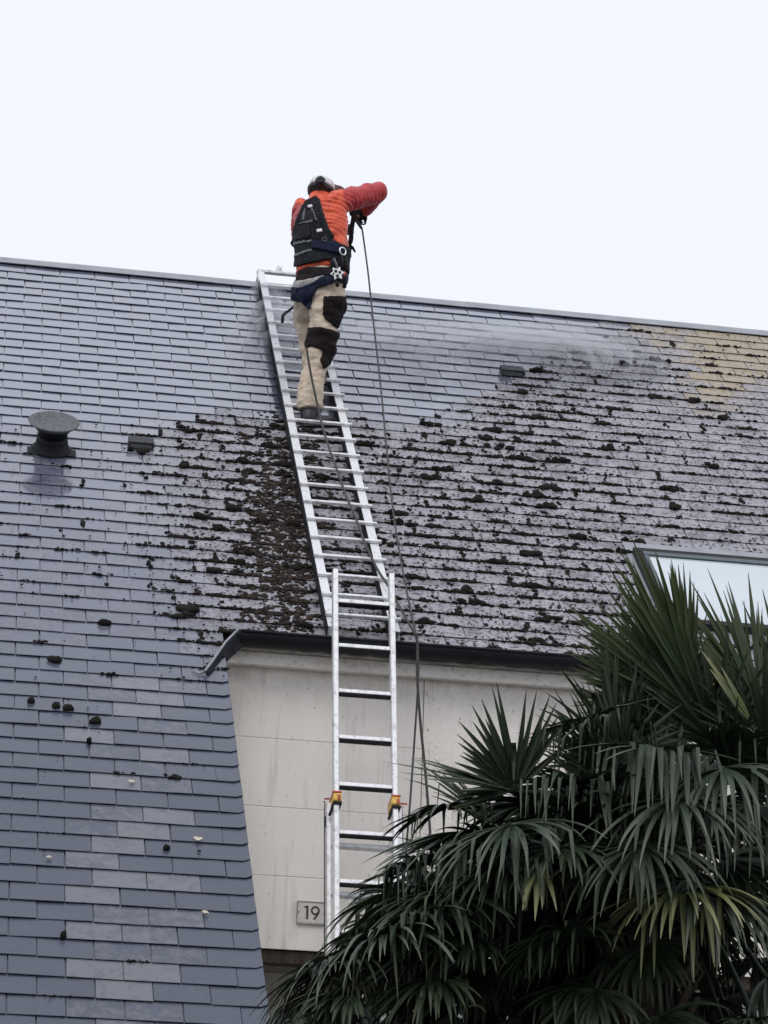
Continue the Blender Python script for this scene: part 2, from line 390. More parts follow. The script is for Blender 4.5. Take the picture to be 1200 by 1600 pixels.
o=link('slate_field',me,MT['slate'],roofo);o.location=-Vector(house.location);o.color=(0,0,0,1);tag(o,kind='stuff')
def rp_(mb,name,mat,smooth=False,bevel=0):
    o=mb.build(name,mat,roofo,smooth,bevel);o.location=-Vector(house.location);return o
# ---- zinc ridge cap in lengths
u=UL
while u<UR:
    u1=min(u+2.0,UR);m=MB()
    prof=[(uv(0,.0,.034)),(uv(0,.0,.040)),(uv(0,RIDGE+.03,.052)),None]
    ys=[uv(0,.005,.030)[1:],uv(0,.005,.036)[1:],uv(0,RIDGE+.02,.040)[1:],(rp[1]+.002,rp[2]+.040),(rp[1]+.02,rp[2]+.040),(rp[1]+.11,rp[2]-.04),(rp[1]+.10,rp[2]-.06),(rp[1],rp[2]+.01)]
    n=len(ys);lift=.002 if int(round((u-UL)/2))%2 else 0
    vs=[(uu,y_,z_+lift) for uu in(u+.0015,u1+.03) for y_,z_ in ys]
    fs=[(i,(i+1)%n,n+(i+1)%n,n+i) for i in range(n)]+[tuple(range(n))[::-1],tuple(range(n,2*n))]
    m.add(vs,fs);rp_(m,'ridge_cap',MT['zinc']);u=u1
# ---- round vent with dish cap
def lathe(mb,c,axis,prof,n=32):
    axis=np.array(axis,float);axis/=np.linalg.norm(axis);a=np.cross(axis,(1,0,0));a/=np.linalg.norm(a);b=np.cross(axis,a)
    vs=[];fs=[]
    for r_,h_ in prof:
        for k in range(n): t=2*math.pi*k/n;vs.append(np.array(c)+axis*h_+r_*(math.cos(t)*a+math.sin(t)*b))
    for i in range(len(prof)-1):
        for k in range(n): fs.append((i*n+k,i*n+(k+1)%n,(i+1)*n+(k+1)%n,(i+1)*n+k))
    fs.append(tuple(range(n))[::-1]);fs.append(tuple((len(prof)-1)*n+k for k in range(n)));mb.add(vs,fs)
def pchild(mb,name,mat,par,smooth=False,bevel=0):
    o=mb.build(name,mat,None,smooth,bevel);o.parent=par
    l=Vector((0,0,0));p=par
    while p is not None: l=l+p.location;p=p.parent
    o.location=-l;return o
vent=bpy.data.objects.new('vent_pipe',None);COL.objects.link(vent);vent.parent=house
vc=roofW(80,703,.02)
m=MB();lathe(m,vc,NR,[(.135,.0),(.13,.012),(.108,.03),(.100,.07),(.098,.10)],28);pchild(m,'base_flashing',MT['gutter'],vent,True)
m=MB();lathe(m,vc,NR,[(.094,.07),(.094,.135),(.106,.14),(.106,.16),(.07,.165)],28);pchild(m,'neck',MT['gutter'],vent,True)
m=MB();lathe(m,vc,NR,[(.06,.158),(.125,.164),(.160,.190),(.165,.198),(.158,.203),(.125,.183),(.08,.172),(.03,.169),(.01,.168)],40);pchild(m,'dish_cap',MT['dish'],vent,True)
m=MB()
c=uv(*roof(80,712),.026);m.box(c,(.155,0,0),-M[:,1]*.05,NR*.004);pchild(m,'apron',MT['gutter'],vent)
# ---- little louvred slate vents
for (x,y,wv) in((220,695,.083),(800,582,.085)):
    vv=bpy.data.objects.new('slate_vent',None);COL.objects.link(vv);vv.parent=house
    c=roofW(x,y,.035);up=-M[:,1]
    m=MB();m.box(c-NR*.006,(wv,0,0),up*.055,NR*.006);pchild(m,'base',MT['lead'],vv,bevel=.002)
    m=MB();m.box(c+NR*.028+up*.012,(wv,0,0),up*.045,NR*.004);m.box(c+NR*.012+(wv-.004,0,0),(.004,0,0),up*.05,NR*.014);m.box(c+NR*.012-(wv-.004,0,0),(.004,0,0),up*.05,NR*.014)
    pchild(m,'hood',MT['lead'],vv,bevel=.0015)
    for k in range(3):
        m=MB();m.box(c+NR*(.006+.006*k)-up*(.042-.012*k),(wv-.01,0,0),up*.004,NR*.002);pchild(m,'louvre',MT['webgrey'],vv)
# ---- skylight
SU0,SU1,SV0,SV1=3.86,4.82,4.29,5.36
sk=bpy.data.objects.new('skylight',None);COL.objects.link(sk);sk.parent=house
def sbox(mb,u0,u1,v0,v1,h0,h1): slab(mb,u0,u1,v0,v1,h0,h1)
m=MB();sbox(m,SU0-.04,SU1+.13,SV0-.13,SV0-.001,.030,.037);sbox(m,SU0-.035,SU0-.001,SV0,SV1,.022,.028);sbox(m,SU1+.001,SU1+.12,SV0,SV1,.030,.036);sbox(m,SU0-.12,SU1+.12,SV1+.001,SV1+.15,.032,.037)
pchild(m,'flashing',MT['zinc'],sk)
m=MB();sbox(m,SU0,SU1,SV0,SV0+.055,.0,.065);sbox(m,SU0,SU0+.05,SV0+.056,SV1-.056,.0,.063);sbox(m,SU1-.05,SU1,SV0+.056,SV1-.056,.0,.063);sbox(m,SU0,SU1,SV1-.055,SV1,.0,.085)
pchild(m,'frame',MT['under'],sk,bevel=.002)
m=MB();sbox(m,SU0+.051,SU1-.051,SV0+.057,SV0+.105,.0,.070);sbox(m,SU0+.051,SU0+.08,SV0+.106,SV1-.09,.0,.068);sbox(m,SU1-.08,SU1-.051,SV0+.106,SV1-.09,.0,.068);sbox(m,SU0+.051,SU1-.051,SV1-.089,SV1-.057,.0,.069)
pchild(m,'sash',MT['frame'],sk,bevel=.002)
m=MB();sbox(m,SU0+.081,SU1-.081,SV0+.106,SV1-.09,.03,.058);pchild(m,'pane',MT['glass'],sk)
# ---- eave: gutter, brackets, ledge, cornice, walls
EV=uv(0,NE*E,0);YW=EV[1]+.12
GX0=1.262
gut=bpy.data.objects.new('gutter',None);COL.objects.link(gut);gut.parent=house
def gsec(dz=0):
    cy,cz=EV[1]-.045,EV[2]+.005;pr=[]
    for k in range(11):
        t=math.pi+math.pi*k/10;pr.append((cy+.062*math.cos(t),cz+.064*math.sin(t)))
    inner=[(cy+.057*math.cos(math.pi+math.pi*k/10),cz+.059*math.sin(math.pi+math.pi*k/10)) for k in range(10,-1,-1)]
    return pr+inner
m=MB();pr=gsec();n=len(pr);vs=[(x_,y_,z_) for x_ in(GX0,UR) for y_,z_ in pr]
m.add(vs,[(i,(i+1)%n,n+(i+1)%n,n+i) for i in range(n)]);m.add(vs[:11],[tuple(range(11))]);m.add(vs[n:n+11],[tuple(range(11))])
pchild(m,'channel',MT['gutter'],gut,False)
m=MB();m.tube([(GX0-.004,EV[1]-.108,EV[2]+.008),(UR,EV[1]-.108,EV[2]+.008)],.009,8);pchild(m,'rolled_lip',MT['gutter'],gut,True)
for xx in(2.6,4.2,5.8):
    m=MB();pr2=[(EV[1]-.045+.066*math.cos(math.pi+math.pi*k/10),EV[2]+.005+.068*math.sin(math.pi+math.pi*k/10)) for k in range(11)]
    vs=[(x_,y_,z_) for x_ in(xx-.012,xx+.012) for y_,z_ in pr2];m.add(vs,[(i,i+1,12+i,11+i) for i in range(10)]);pchild(m,'joint_strap',MT['gutter'],gut)
# metal return that closes the gutter against the roof on the left
m=MB()
tops=[roofW(374,983,.045),roofW(352,1005,.05),roofW(332,1034,.05),roofW(320,1050,.045)]
bots=[np.array([GX0+.01,EV[1]-.06,EV[2]-.07]),roofW(358,1022,.0)-np.array([0,0,.02]),roofW(338,1048,-.01),roofW(327,1060,.0)]
vs=tops+bots+[t+np.array([.012,-.006,-.002]) for t in tops]+[b+np.array([.012,-.006,0]) for b in bots]
fs=[]
for i in range(3): fs+=[(i,i+1,5+i,4+i),(8+i,12+i,13+i,9+i),(i,8+i,9+i,i+1),(4+i,5+i,13+i,12+i)]
fs+=[(0,4,12,8),(3,11,15,7)];m.add(vs,fs);pchild(m,'end_return',MT['gutter'],gut)
m=MB();m.tube([t+np.array([0,-.006,.004]) for t in tops],.0075,8);m.tube([roofW(322,1048,.04),roofW(312,1052,.035),roofW(300,1046,.03)],[.008,.006,.003],6);pchild(m,'bright_edge',MT['zinc'],gut,True)
m=MB();m.abox((1.19,EV[1]+.002,EV[2]-.066),(UR,EV[1]+.118,EV[2]-.028))
o=pchild(m,'eave_board',MT['ledge'],house,bevel=.006)
m=MB()
# cornice beam, slightly wavy lower arris
N=60;vs=[];fs=[]
for i in range(N+1):
    x_=1.172+(UR-1.172)*i/N;wv=.004*noise.noise((x_*4,0,0))
    vs+=[(x_,YW-.065+wv,EV[2]-.068),(x_,YW+.02,EV[2]-.068),(x_,YW+.02,EV[2]-.140+wv),(x_,YW-.065+wv,EV[2]-.140+wv)]
for i in range(N):
    for k in range(4): fs.append((4*i+k,4*i+(k+1)%4,4*i+4+(k+1)%4,4*i+4+k))
fs+=[(3,2,1,0),tuple(4*N+k for k in range(4))];m.add(vs,fs);pchild(m,'cornice',MT['cornice'],house)
ZT=EV[2]-.137
ZB=3.942
wl=bpy.data.objects.new('wall',None);COL.objects.link(wl);wl.parent=house
# smooth courses with recessed joints on the left, rough render on the right
zs=[ZT,5.135,4.742,4.352,ZB]
for k in range(4):
    for (x0,x1) in((1.172,2.36),):
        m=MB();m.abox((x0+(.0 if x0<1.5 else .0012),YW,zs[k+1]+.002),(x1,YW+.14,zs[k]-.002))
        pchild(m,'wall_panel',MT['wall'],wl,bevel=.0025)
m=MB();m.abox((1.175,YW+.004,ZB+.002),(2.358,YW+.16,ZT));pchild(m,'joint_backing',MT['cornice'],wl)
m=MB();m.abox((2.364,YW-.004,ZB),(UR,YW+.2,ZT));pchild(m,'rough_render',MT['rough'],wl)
m=MB();m.abox((1.172,YW+.161,ZB-.002),(2.36,YW+.9,ZB+.06));pchild(m,'lintel_soffit',MT['ledge'],wl)
m=MB();m.abox((1.172,YW+.02,ZB-.07),(UR,YW+.155,ZB-.003));pchild(m,'lintel_board',MT['bark'],wl)
m=MB();m.abox((1.0,YW+.9,0),(UR,YW+1.1,ZB+.05));pchild(m,'recess_wall',MT['wall'],wl)
# white slatted door panels in the recess, behind the palm
dr=bpy.data.objects.new('garage_door',None);COL.objects.link(dr);dr.parent=house
for k in range(28):
    m=MB();x0=2.05+k*.17;m.abox((x0,YW+.30,.0),(x0+.145,YW+.34,ZB-.11));pchild(m,'door_plank',MT['door'],dr)
m=MB();m.abox((1.99,YW+.341,.0),(UR,YW+.36,ZB-.10));pchild(m,'door_backing',MT['under'],dr)
# cheek wall and front wall under the long left slope
m=MB();pts=[uv(0,v_,-.11)[1:] for v_ in(NE*E,NB*E-.3)]
yb=pts[1][0];poly=[(YW+.9,0),(YW+.9,pts[0][1]-.05),(pts[0][0],pts[0][1]),(yb,pts[1][1]),(yb,0)]
n=len(poly);vs=[(x_,a_,b_) for x_ in(.92,1.10) for a_,b_ in poly];m.add(vs,[tuple(range(n))[::-1],tuple(range(n,2*n))]+[(i,(i+1)%n,n+(i+1)%n,n+i) for i in range(n)])
m.abox((UL,yb,0),(.92,yb+.2,pts[1][1]-.02));pchild(m,'side_wall',MT['wall'],wl)
m=MB();BE=uv(0,NB*E,0);m.tube([(UL,BE[1]-.05,BE[2]-.06),(VERGE+.02,BE[1]-.05,BE[2]-.06)],.055,12);pchild(m,'lower_gutter',MT['gutter'],house,True)
# ================================================================== MOSS
ico=bmesh.new();bmesh.ops.create_icosphere(ico,subdivisions=1,radius=1.);ico.verts.ensure_lookup_table()
IV=np.array([v.co[:] for v in ico.verts]);IF=np.array([[v.index for v in f.verts] for f in ico.faces]);ico.free()
ico=bmesh.new();bmesh.ops.create_icosphere(ico,subdivisions=2,radius=1.)
IV2=np.array([v.co[:] for v in ico.verts]);IF2=np.array([[v.index for v in f.verts] for f in ico.faces]);ico.free()
mv=[];mf=[];mb_=[];cnt=0
def clump(u,v,rx,ry,rz,brown=0,hi=False,h=.03):
    global cnt
    V,F_=(IV2,IF2) if hi else (IV,IF)
    nz=RNG.uniform(.62,1.28,len(V))[:,None] if not hi else (1+.35*np.array([noise.noise(Vector(p)*1.8+Vector((u*9,v*9,0))) for p in V]))[:,None]*RNG.uniform(.9,1.1,len(V))[:,None]
    q=V*nz*np.array([rx,ry,rz]);a_=RNG.uniform(-.25,.25);c_,s_=math.cos(a_),math.sin(a_)
    q=np.stack([q[:,0]*c_-q[:,1]*s_,q[:,0]*s_+q[:,1]*c_,q[:,2]],1)
    loc=np.stack([u+q[:,0],v+q[:,1],-(h+np.maximum(q[:,2],-.012))],1)
    W=loc@M.T+O
    return W,F_
def addc(*a,**k):
    global cnt
    W,F_=clump(*a,**k);mv.append(W);mf.append(F_+cnt);cnt+=len(W);mb_.append(np.full(len(F_),k.get('brown',0)))
blocked=[(SU0-.03,SU1+.1,SV0-.13,SV1+.1)]
def ok(u,v):
    for a_,b_,c_,d_ in blocked:
        if a_<u<b_ and c_<v<d_: return False
    return True
for r,a,b,vt in rows:
    x,y,z=px(uv((a+b)/2,vt-E/2,.02))
    if not(-40<x<1260 and 380<y<1640): continue
    if r>=NE: dens_=soil(x,y)[3]
    dirt,li,ye,dn,br=soil(x,y)
    cl=.5+.9*max(-.4,noise.noise((x*.02,y*.035,9.)))       # clusters
    dn2=dn*min(1.5,.40+1.05*cl)
    # along the tail edge
    for _ in range(RNG.poisson(9*dn2)):
        uc=RNG.uniform(a,b);big=RNG.uniform(.35,1.02)**1.8
        if not ok(uc,vt): continue
        for __ in range(RNG.randint(3,9)):
            s_=big*RNG.uniform(.5,1.);u_=uc+RNG.normal(0,.036)
            addc(u_,vt+.002-abs(RNG.normal(0,.013))*big+.006*RNG.rand(),.022*s_*RNG.uniform(.7,1.7),.018*s_*RNG.uniform(.7,1.4),.015*s_,h=.025,brown=float(br>.3)*.7 if br>.3 else (.35 if RNG.rand()<.15 else 0))
    # larger tufts at the joints
    if RNG.rand()<1.1*dn2 and ok(a,vt):
        s_=RNG.uniform(.5,1.)
        for kk in range(RNG.randint(1,5)):
            addc(a+RNG.normal(0,.010),vt-E*RNG.uniform(0,.75),.018*s_,.028*s_,.012*s_,h=.026,brown=float(br>.3)*.6)
    if RNG.rand()<.22*dn2:
        u0=RNG.uniform(a,b)
        for kk in range(5):
            if ok(u0,vt): addc(u0+RNG.normal(0,.035),vt-.012+RNG.normal(0,.014),RNG.uniform(.022,.040),RNG.uniform(.020,.032),RNG.uniform(.016,.028),h=.028)
    # specks
    for _ in range(RNG.poisson(14*dn2+ (1.1 if (x<330 and 660<y<1000) else .10 if y>660 else 0))):
        s_=RNG.uniform(.003,.0085);u_=RNG.uniform(a,b);v_=vt-RNG.uniform(0,E)
        if ok(u_,v_): addc(u_,v_,s_*1.3,s_,s_*.6,h=.032)
    if br>.12:
        for _ in range(RNG.poisson(120*br)):
            s_=RNG.uniform(.25,1)**2*.022+.004;addc(RNG.uniform(a,b),vt-RNG.uniform(0,E),s_*1.2,s_,s_*.45,h=.022,brown=RNG.choice([0,.25,.5,.9]))
V=np.concatenate(mv);F_=np.concatenate(mf);B=np.concatenate(mb_)
me=bpy.data.meshes.new('moss');me.vertices.add(len(V));me.vertices.foreach_set('co',V.astype(np.float32).ravel())
me.loops.add(len(F_)*3);me.loops.foreach_set('vertex_index',F_.astype(np.int32).ravel());me.polygons.add(len(F_))
me.polygons.foreach_set('loop_start',np.arange(0,len(F_)*3,3,dtype=np.int32));me.update(calc_edges=True)
a_=me.attributes.new('brown','FLOAT','FACE');a_.data.foreach_set('value',B.astype(np.float32))
tag(link('moss',me,MT['moss']),kind='stuff');print('moss tris',len(F_))
# countable cushions on the cleaned slates
for (x,y,wx,wy,lab) in((86,1031,.040,.030,'big dark moss cushion alone on clean slates below the vent pipe'),
  (88,1103,.024,.026,'left one of two neighbouring moss cushions on the clean lower slates'),
  (106,1107,.033,.026,'right one of two neighbouring moss cushions on the clean lower slates'),
  (150,1127,.036,.024,'double lobed moss cushion beside a pale lichen slate'),
  (163,973,.042,.024,'flat moss cushion on a slate edge left of the gutter end'),
  (48,1095,.020,.020,'small moss cushion at the far left above a slate edge'),
  (139,1158,.014,.018,'tiny moss cushion on a slate joint under the double lobed one'),
  (260,1325,.018,.018,'small round moss cushion near the dry leaves on the lower slates'),
  (99,1461,.014,.030,'narrow upright moss plug between two slates near the bottom'),
  (294,952,.075,.042,'largest moss cushion among the patches left of the ladder')):
    u_,v_=roof(x,y,.03);W,FF=clump(u_,v_,wx,wy,.024,hi=True,h=.03)
    c_=W.mean(0);me=mesh('moss_cushion',W-c_,[tuple(map(int,f)) for f in FF]);o=link('moss_cushion',me,MT['moss'],smooth=True);o.location=Vector(c_)
    tag(o,lab,'moss','moss cushions on the cleaned slates')
for (x,y,s_,lab) in((308,1320,.017,'pale dry leaf on the lower slates near the wall'),(320,1435,.015,'whitish leaf scrap on a slate close to the pale wall'),(204,1230,.016,'tiny white leaf scrap in the middle of the lower slates'),(76,1349,.013,'small white flake on the lower left slates')):
    c_=roofW(x,y,.032);pts=[]
    for k in range(9):
        t=2*math.pi*k/9;rr=s_*random.uniform(.65,1.2);pts.append(uv(*(roof(x,y)+np.array([rr*1.3*math.cos(t),rr*math.sin(t)])),.031+random.uniform(0,.008))-c_)
    top=[p+NR*.0015 for p in pts];me=mesh('dry_leaf',pts+top,[tuple(range(9)),tuple(range(17,8,-1))]+[(i,9+i,9+(i+1)%9,(i+1)%9) for i in range(9)])
    o=link('dry_leaf',me,MT['leafbit']);o.location=Vector(c_);tag(o,lab,'leaf','leaf scraps on the lower slates')
# ================================================================== HOUSE NUMBER
def on_wall(x,y,dy=0): return onY(x,y,YW+dy)
a0=on_wall(467,1413);a1=on_wall(505.5,1440)
cx=(a0[0]+a1[0])/2;cz=(a0[2]+a1[2])/2;hw,hh=.079,.058
sg=empty('house_number_plate',(cx,YW,cz),'small grey enamel plate reading 19 low on the pale wall beside the ladder','number plate')
m=MB();m.abox((cx-hw,YW-.012,cz-hh),(cx+hw,YW-.002,cz+hh));pchild(m,'plate',MT['signplate'],sg,bevel=.002)
m=MB()
for (p,q) in(((cx-hw-.003,cz+hh),(cx+hw+.003,cz+hh+.004)),((cx-hw-.003,cz-hh-.008),(cx+hw+.003,cz-hh))): m.abox((p[0],YW-.016,p[1]),(q[0],YW-.002,q[1]))
for s_ in(-1,1): m.abox((cx+s_*(hw+.0015)-.002,YW-.016,cz-hh),(cx+s_*(hw+.0015)+.002,YW-.002,cz+hh))
pchild(m,'rim',MT['ledge'],sg)
for s_ in(-1,1):
    m=MB();m.tube([(cx+s_*(hw-.007),YW-.011,cz),(cx+s_*(hw-.007),YW-.0165,cz)],.004,10);pchild(m,'screw',MT['ink'],sg)
def stroke(pts,wd,name):
    m=MB();pts=[np.array(p) for p in pts];L=[];
    for i,p in enumerate(pts):
        d_=pts[min(i+1,len(pts)-1)]-pts[max(i-1,0)];d_/=np.linalg.norm(d_);nn=np.array([-d_[1],d_[0]])*wd/2;L.append((p+nn,p-nn))
    vs=[]
    for yy in(YW-.0122,YW-.0145):
        for A_,B_ in L: vs+=[(A_[0],yy,A_[1]),(B_[0],yy,B_[1])]
    n=2*len(L);fs=[]
    for i in range(len(L)-1):
        j=2*i;fs+=[(j,j+1,j+3,j+2),(n+j,n+j+2,n+j+3,n+j+1),(j,j+2,n+j+2,n+j),(j+1,n+j+1,n+j+3,j+3)]
    fs+=[(0,n,n+1,1),(n-2,n-1,2*n-1,2*n-2)];m.add(vs,fs);return m
H=.037
m=stroke([(cx-.024,cz-H),(cx-.024,cz+H)],.011,'one');m2=stroke([(cx-.024,cz+H-.004),(cx-.040,cz+H-.008)],.009,'flag');m.add(m2.v,m2.f);pchild(m,'digit_one',MT['ink'],sg)
rc=.0205;oc=(cx+.021,cz+H-rc-.004)
m=stroke([(oc[0]+rc*math.cos(t),oc[1]+rc*math.sin(t)) for t in np.linspace(0,2*math.pi,25)],.0095,'nine')
m2=stroke([(oc[0]+rc*.95,oc[1]-.006),(oc[0]+rc*.55,oc[1]-.024),(oc[0]-.006,cz-H)],.0095,'tail');m.add(m2.v,m2.f);pchild(m,'digit_nine',MT['ink'],sg)
# ================================================================== ROOF LADDER
UA,UB=1.787,2.152;HL=.055   # rail centres, standoff of underside
rl=empty('roof_ladder',uv(1.97,NE*E,.05),'aluminium roof ladder lying on the slates, hooked over the ridge under the worker','ladder')
for ur,sgn in((UA,-1),(UB,1)):
    m=MB()
    v0,v1=-.02,5.83
    def rbox(u0,u1,va,vb,h0,h1): slab(m,u0,u1,va,vb,h0,h1)
    rbox(ur-.026,ur+.026,v0,v1,HL+.050,HL+.056)             # wide top flange
    rbox(ur+sgn*.020-.003,ur+sgn*.020+.003,v0,v1,HL,HL+.0495)   # web
    rbox(ur-.022,ur+.022,v0,v1,HL-.005,HL-.0005)
    pchild(m,'rail',MT['alu_dirty'],rl)
    m=MB();slab(m,ur-.020,ur+.020,.25,5.80,.030,HL-.006);pchild(m,'shade_strip',MT['black'],rl)  # black bar added for the shade between rail and slates
    m=MB();slab(m,ur-.031,ur-.0265,.05,5.82,HL-.01,HL+.052);pchild(m,'side_shade_strip',MT['black'],rl)  # black strip added for the shaded line left of the rail
nr=20;v_list=[roof(540,y_,HL+.05)[1] for y_ in(690,900)];print('rungs v',v_list,(v_list[1]-v_list[0])/8)
SP=.262;v=5.70
while v>.12:
    m=MB();slab(m,UA-.032,UB+.045,v-.0115,v+.0115,HL+.0575,HL+.078)
    o=pchild(m,'rung',MT['alu'],rl,bevel=.003)
    # timber packing pads under rails
    v-=SP
v=5.5;k=0
while v>.3:
    for ur in(UA,UB):
        m=MB();slab(m,ur-.03,ur+.03,v-.035,v+.035,.030,HL-.006);pchild(m,'pad',MT['black'],rl)
    v-=SP*2
zr=rp[2]
for ur in(UA,UB):
    m=MB();A=uv(ur,.0,HL+.025);B_=np.array([ur,.05,zr+.10]);Cc=np.array([ur,.17,zr+.07]);D_=np.array([ur,.42,zr-.25])
    m.bar(A+np.array([0,.0,-.01]),B_,.05,.045,(0,1,0));m.bar(B_+np.array([0,0,.0]),Cc,.048,.03,(0,0,1));m.bar(Cc,D_,.046,.03,(0,1,0));pchild(m,'ridge_hook',MT['alu_dirty'],rl,bevel=.002)
m=MB();m.bar((UA-.03,.05,zr+.115),(UB+.03,.05,zr+.115),.05,.022,(0,0,1));pchild(m,'top_bar',MT['alu'],rl,bevel=.003)
m=MB();c_=onY(436,421,.06);m.tube([c_+np.array([0,0,-.05]),c_+np.array([.006,0,-.01])],.009,8)
lathe(m,c_-np.array([.012,0,0]),(1,.3,0),[(.012,0),(.034,.002),(.036,.012),(.034,.022),(.012,.024)],16);pchild(m,'wheel',MT['alu_dirty'],rl,True)
# ================================================================== LEANING LADDER
BT=math.radians(76);LN=np.array([0,-math.sin(BT),math.cos(BT)]);LD=np.array([0,math.cos(BT),math.sin(BT)])
G0=np.array([0,EV[1]-.13,EV[2]])
def lad(x,y): return onplane(x,y,G0,LN)
tl=lad(521,899);tr=lad(606,899)
ul,ur_=1.790,2.118
def lpos(u,s,h=0): q=G0+LD*s+LN*h;q[0]=u;return q
stop=(lad(560,899)-G0)@LD;sb=-G0[2]/LD[2]
ll=empty('extension_ladder',lpos(1.95,sb),'two section aluminium extension ladder leaning on the gutter against the pale wall','ladder')
shook=(lad(524,1253)-G0)@LD
def lrail(u,s0,s1,h0,h1,wd,name,sgn):
    m=MB();c_=lpos(u,(s0+s1)/2,(h0+h1)/2);m.box(c_,(wd/2,0,0),LD*(s1-s0)/2,LN*(h1-h0)/2)
    o=pchild(m,name,MT['alu'],ll,bevel=.004);return o
for u_,sg_ in((ul,-1),(ur_,1)): lrail(u_,shook-1.6,stop,.0,.06,.030,'upper_rail',sg_)
for u_,sg_ in((ul-.032,-1),(ur_+.034,1)):
    lrail(u_,sb,shook+.0,-.066,-.002,.026,'lower_rail',sg_)
rys=[948,1018,1088,1160,1233,1308]
ss=[(lad(570,y_)-G0)@LD for y_ in rys];print('leaning rungs',ss)
sp=(ss[0]-ss[-1])/5;s_=ss[0]
allr=[ss[0]-k*sp for k in range(11)]
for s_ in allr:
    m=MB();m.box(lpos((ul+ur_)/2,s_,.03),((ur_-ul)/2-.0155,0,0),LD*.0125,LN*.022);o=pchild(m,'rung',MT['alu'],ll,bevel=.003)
    m=MB();m.box(lpos((ul+ur_)/2,s_-.0165,.032),((ur_-ul)/2-.0158,0,0),LD*.0035,LN*.021);pchild(m,'rung_shade',MT['black'],ll)  # black strip added for the shaded underside of the rung
for k in(2,3,4):
    m=MB();m.box(lpos((ul+ur_)/2-.03,ss[k]+.0,.0475),(.05-.01*(k==2),0,0),LD*.006,LN*.0012);pchild(m,'tread_wear',MT['grip'],ll)
s_=ss[-1]-.046
while s_>sb+.2:
    m=MB();m.box(lpos((ul+ur_)/2,s_,-.035),((ur_-ul)/2+.020,0,0),LD*.0125,LN*.022);o=pchild(m,'lower_rung',MT['alu'],ll,bevel=.003);s_-=sp
for u_,sg_ in((ul,-1),(ur_,1)):
    c_=shook
    m=MB();m.box(lpos(u_+(.004 if sg_<0 else 0),c_,.004),(.023,0,0),LD*.024,LN*.066);pchild(m,'lock_bracket',MT['yellow'],ll,bevel=.005)
    m=MB();m.box(lpos(u_+.003,c_+.030,.002),(.024,0,0),LD*.005,LN*.068);m.box(lpos(u_+.012,c_-.004,.0725),(.008,0,0),LD*.014,LN*.003);m.bar(lpos(u_+sg_*.03,c_+.012,.01),lpos(u_+sg_*.075 if sg_>0 else u_-.06,c_+.010,.01),.009,.009);pchild(m,'lock_clip',MT['red'],ll,bevel=.001)
    m=MB();m.box(lpos(u_+.004,c_-.036,.005),(.024,0,0),LD*.008,LN*.067);m.bar(lpos(u_-.012,c_-.03,.04),lpos(u_-.035,c_-.10,.03),.014,.014);pchild(m,'rubber_stop',MT['black'],ll,bevel=.002)
    uu=u_+sg_*.050
    m=MB();m.tube([lpos(uu-.01*sg_*(-1),shook+.012,-.03),lpos(uu,shook+.012,-.03),lpos(uu+.003*sg_,shook-.04,-.03),lpos(uu+.003*sg_,shook-.9,-.03)],.003,6);pchild(m,'side_cable',MT['lead'],ll,True)
    m=MB();m.box(lpos(uu-.002*sg_,shook-.11,-.03),(.004,0,0),LD*.03,LN*.006);pchild(m,'cable_clip',MT['black'],ll)
# ================================================================== WORKER
FT=uv(*roof(490,662),.13);YF=FT[1]
def Q(x,y,dy=0): return onY(x,y,YF+dy)
FWD=np.array([.66,.75,0]);FWD/=np.linalg.norm(FWD);LAT=np.array([FWD[1],-FWD[0],0])
man=empty('person',FT,'worker in an orange padded jacket, beige trousers and harness standing on the roof ladder','person')
def ringmesh(mb,secs,n=20,lat=LAT,dep=FWD):
    """sections (centre, lateral radius, depth radius) stacked into a closed form"""
    vs=[];fs=[]
    for c_,ra,rb in secs:
        for k in range(n): t=2*math.pi*k/n;vs.append(np.array(c_)+ra*math.cos(t)*lat+rb*math.sin(t)*dep)
    for i in range(len(secs)-1):
        for k in range(n): fs.append((i*n+k,i*n+(k+1)%n,(i+1)*n+(k+1)%n,(i+1)*n+k))
    fs.append(tuple(range(n))[::-1]);fs.append(tuple((len(secs)-1)*n+k for k in range(n)));mb.add(vs,fs)
def capsule(mb,pts,rs,n=14):
    """tapered limb with rounded ends along a path"""
    pts=[np.array(p,float) for p in pts]
    d0=pts[0]-pts[1];d0/=np.linalg.norm(d0);d1=pts[-1]-pts[-2];d1/=np.linalg.norm(d1)
    P_=[pts[0]+d0*rs[0]*.95,pts[0]+d0*rs[0]*.6]+pts+[pts[-1]+d1*rs[-1]*.6,pts[-1]+d1*rs[-1]*.95]
    R_=[rs[0]*.3,rs[0]*.8]+list(rs)+[rs[-1]*.8,rs[-1]*.3];mb.tube(P_,R_,n)
def ball(mb,c,r3,n=12,ax=None):
    ax=ax or (LAT,FWD,np.array([0,0,1.]));vs=[];fs=[]
    for i in range(1,n):
        ph=math.pi*i/n
        for k in range(n*2):
            t=math.pi*k/n;vs.append(np.array(c)+r3[0]*math.sin(ph)*math.cos(t)*ax[0]+r3[1]*math.sin(ph)*math.sin(t)*ax[1]+r3[2]*math.cos(ph)*ax[2])
    w_=n*2
    for i in range(n-2):
        for k in range(w_): fs.append((i*w_+k,i*w_+(k+1)%w_,(i+1)*w_+(k+1)%w_,(i+1)*w_+k))
    fs.append(tuple(range(w_))[::-1]);fs.append(tuple((n-2)*w_+k for k in range(w_)));mb.add(vs,fs)
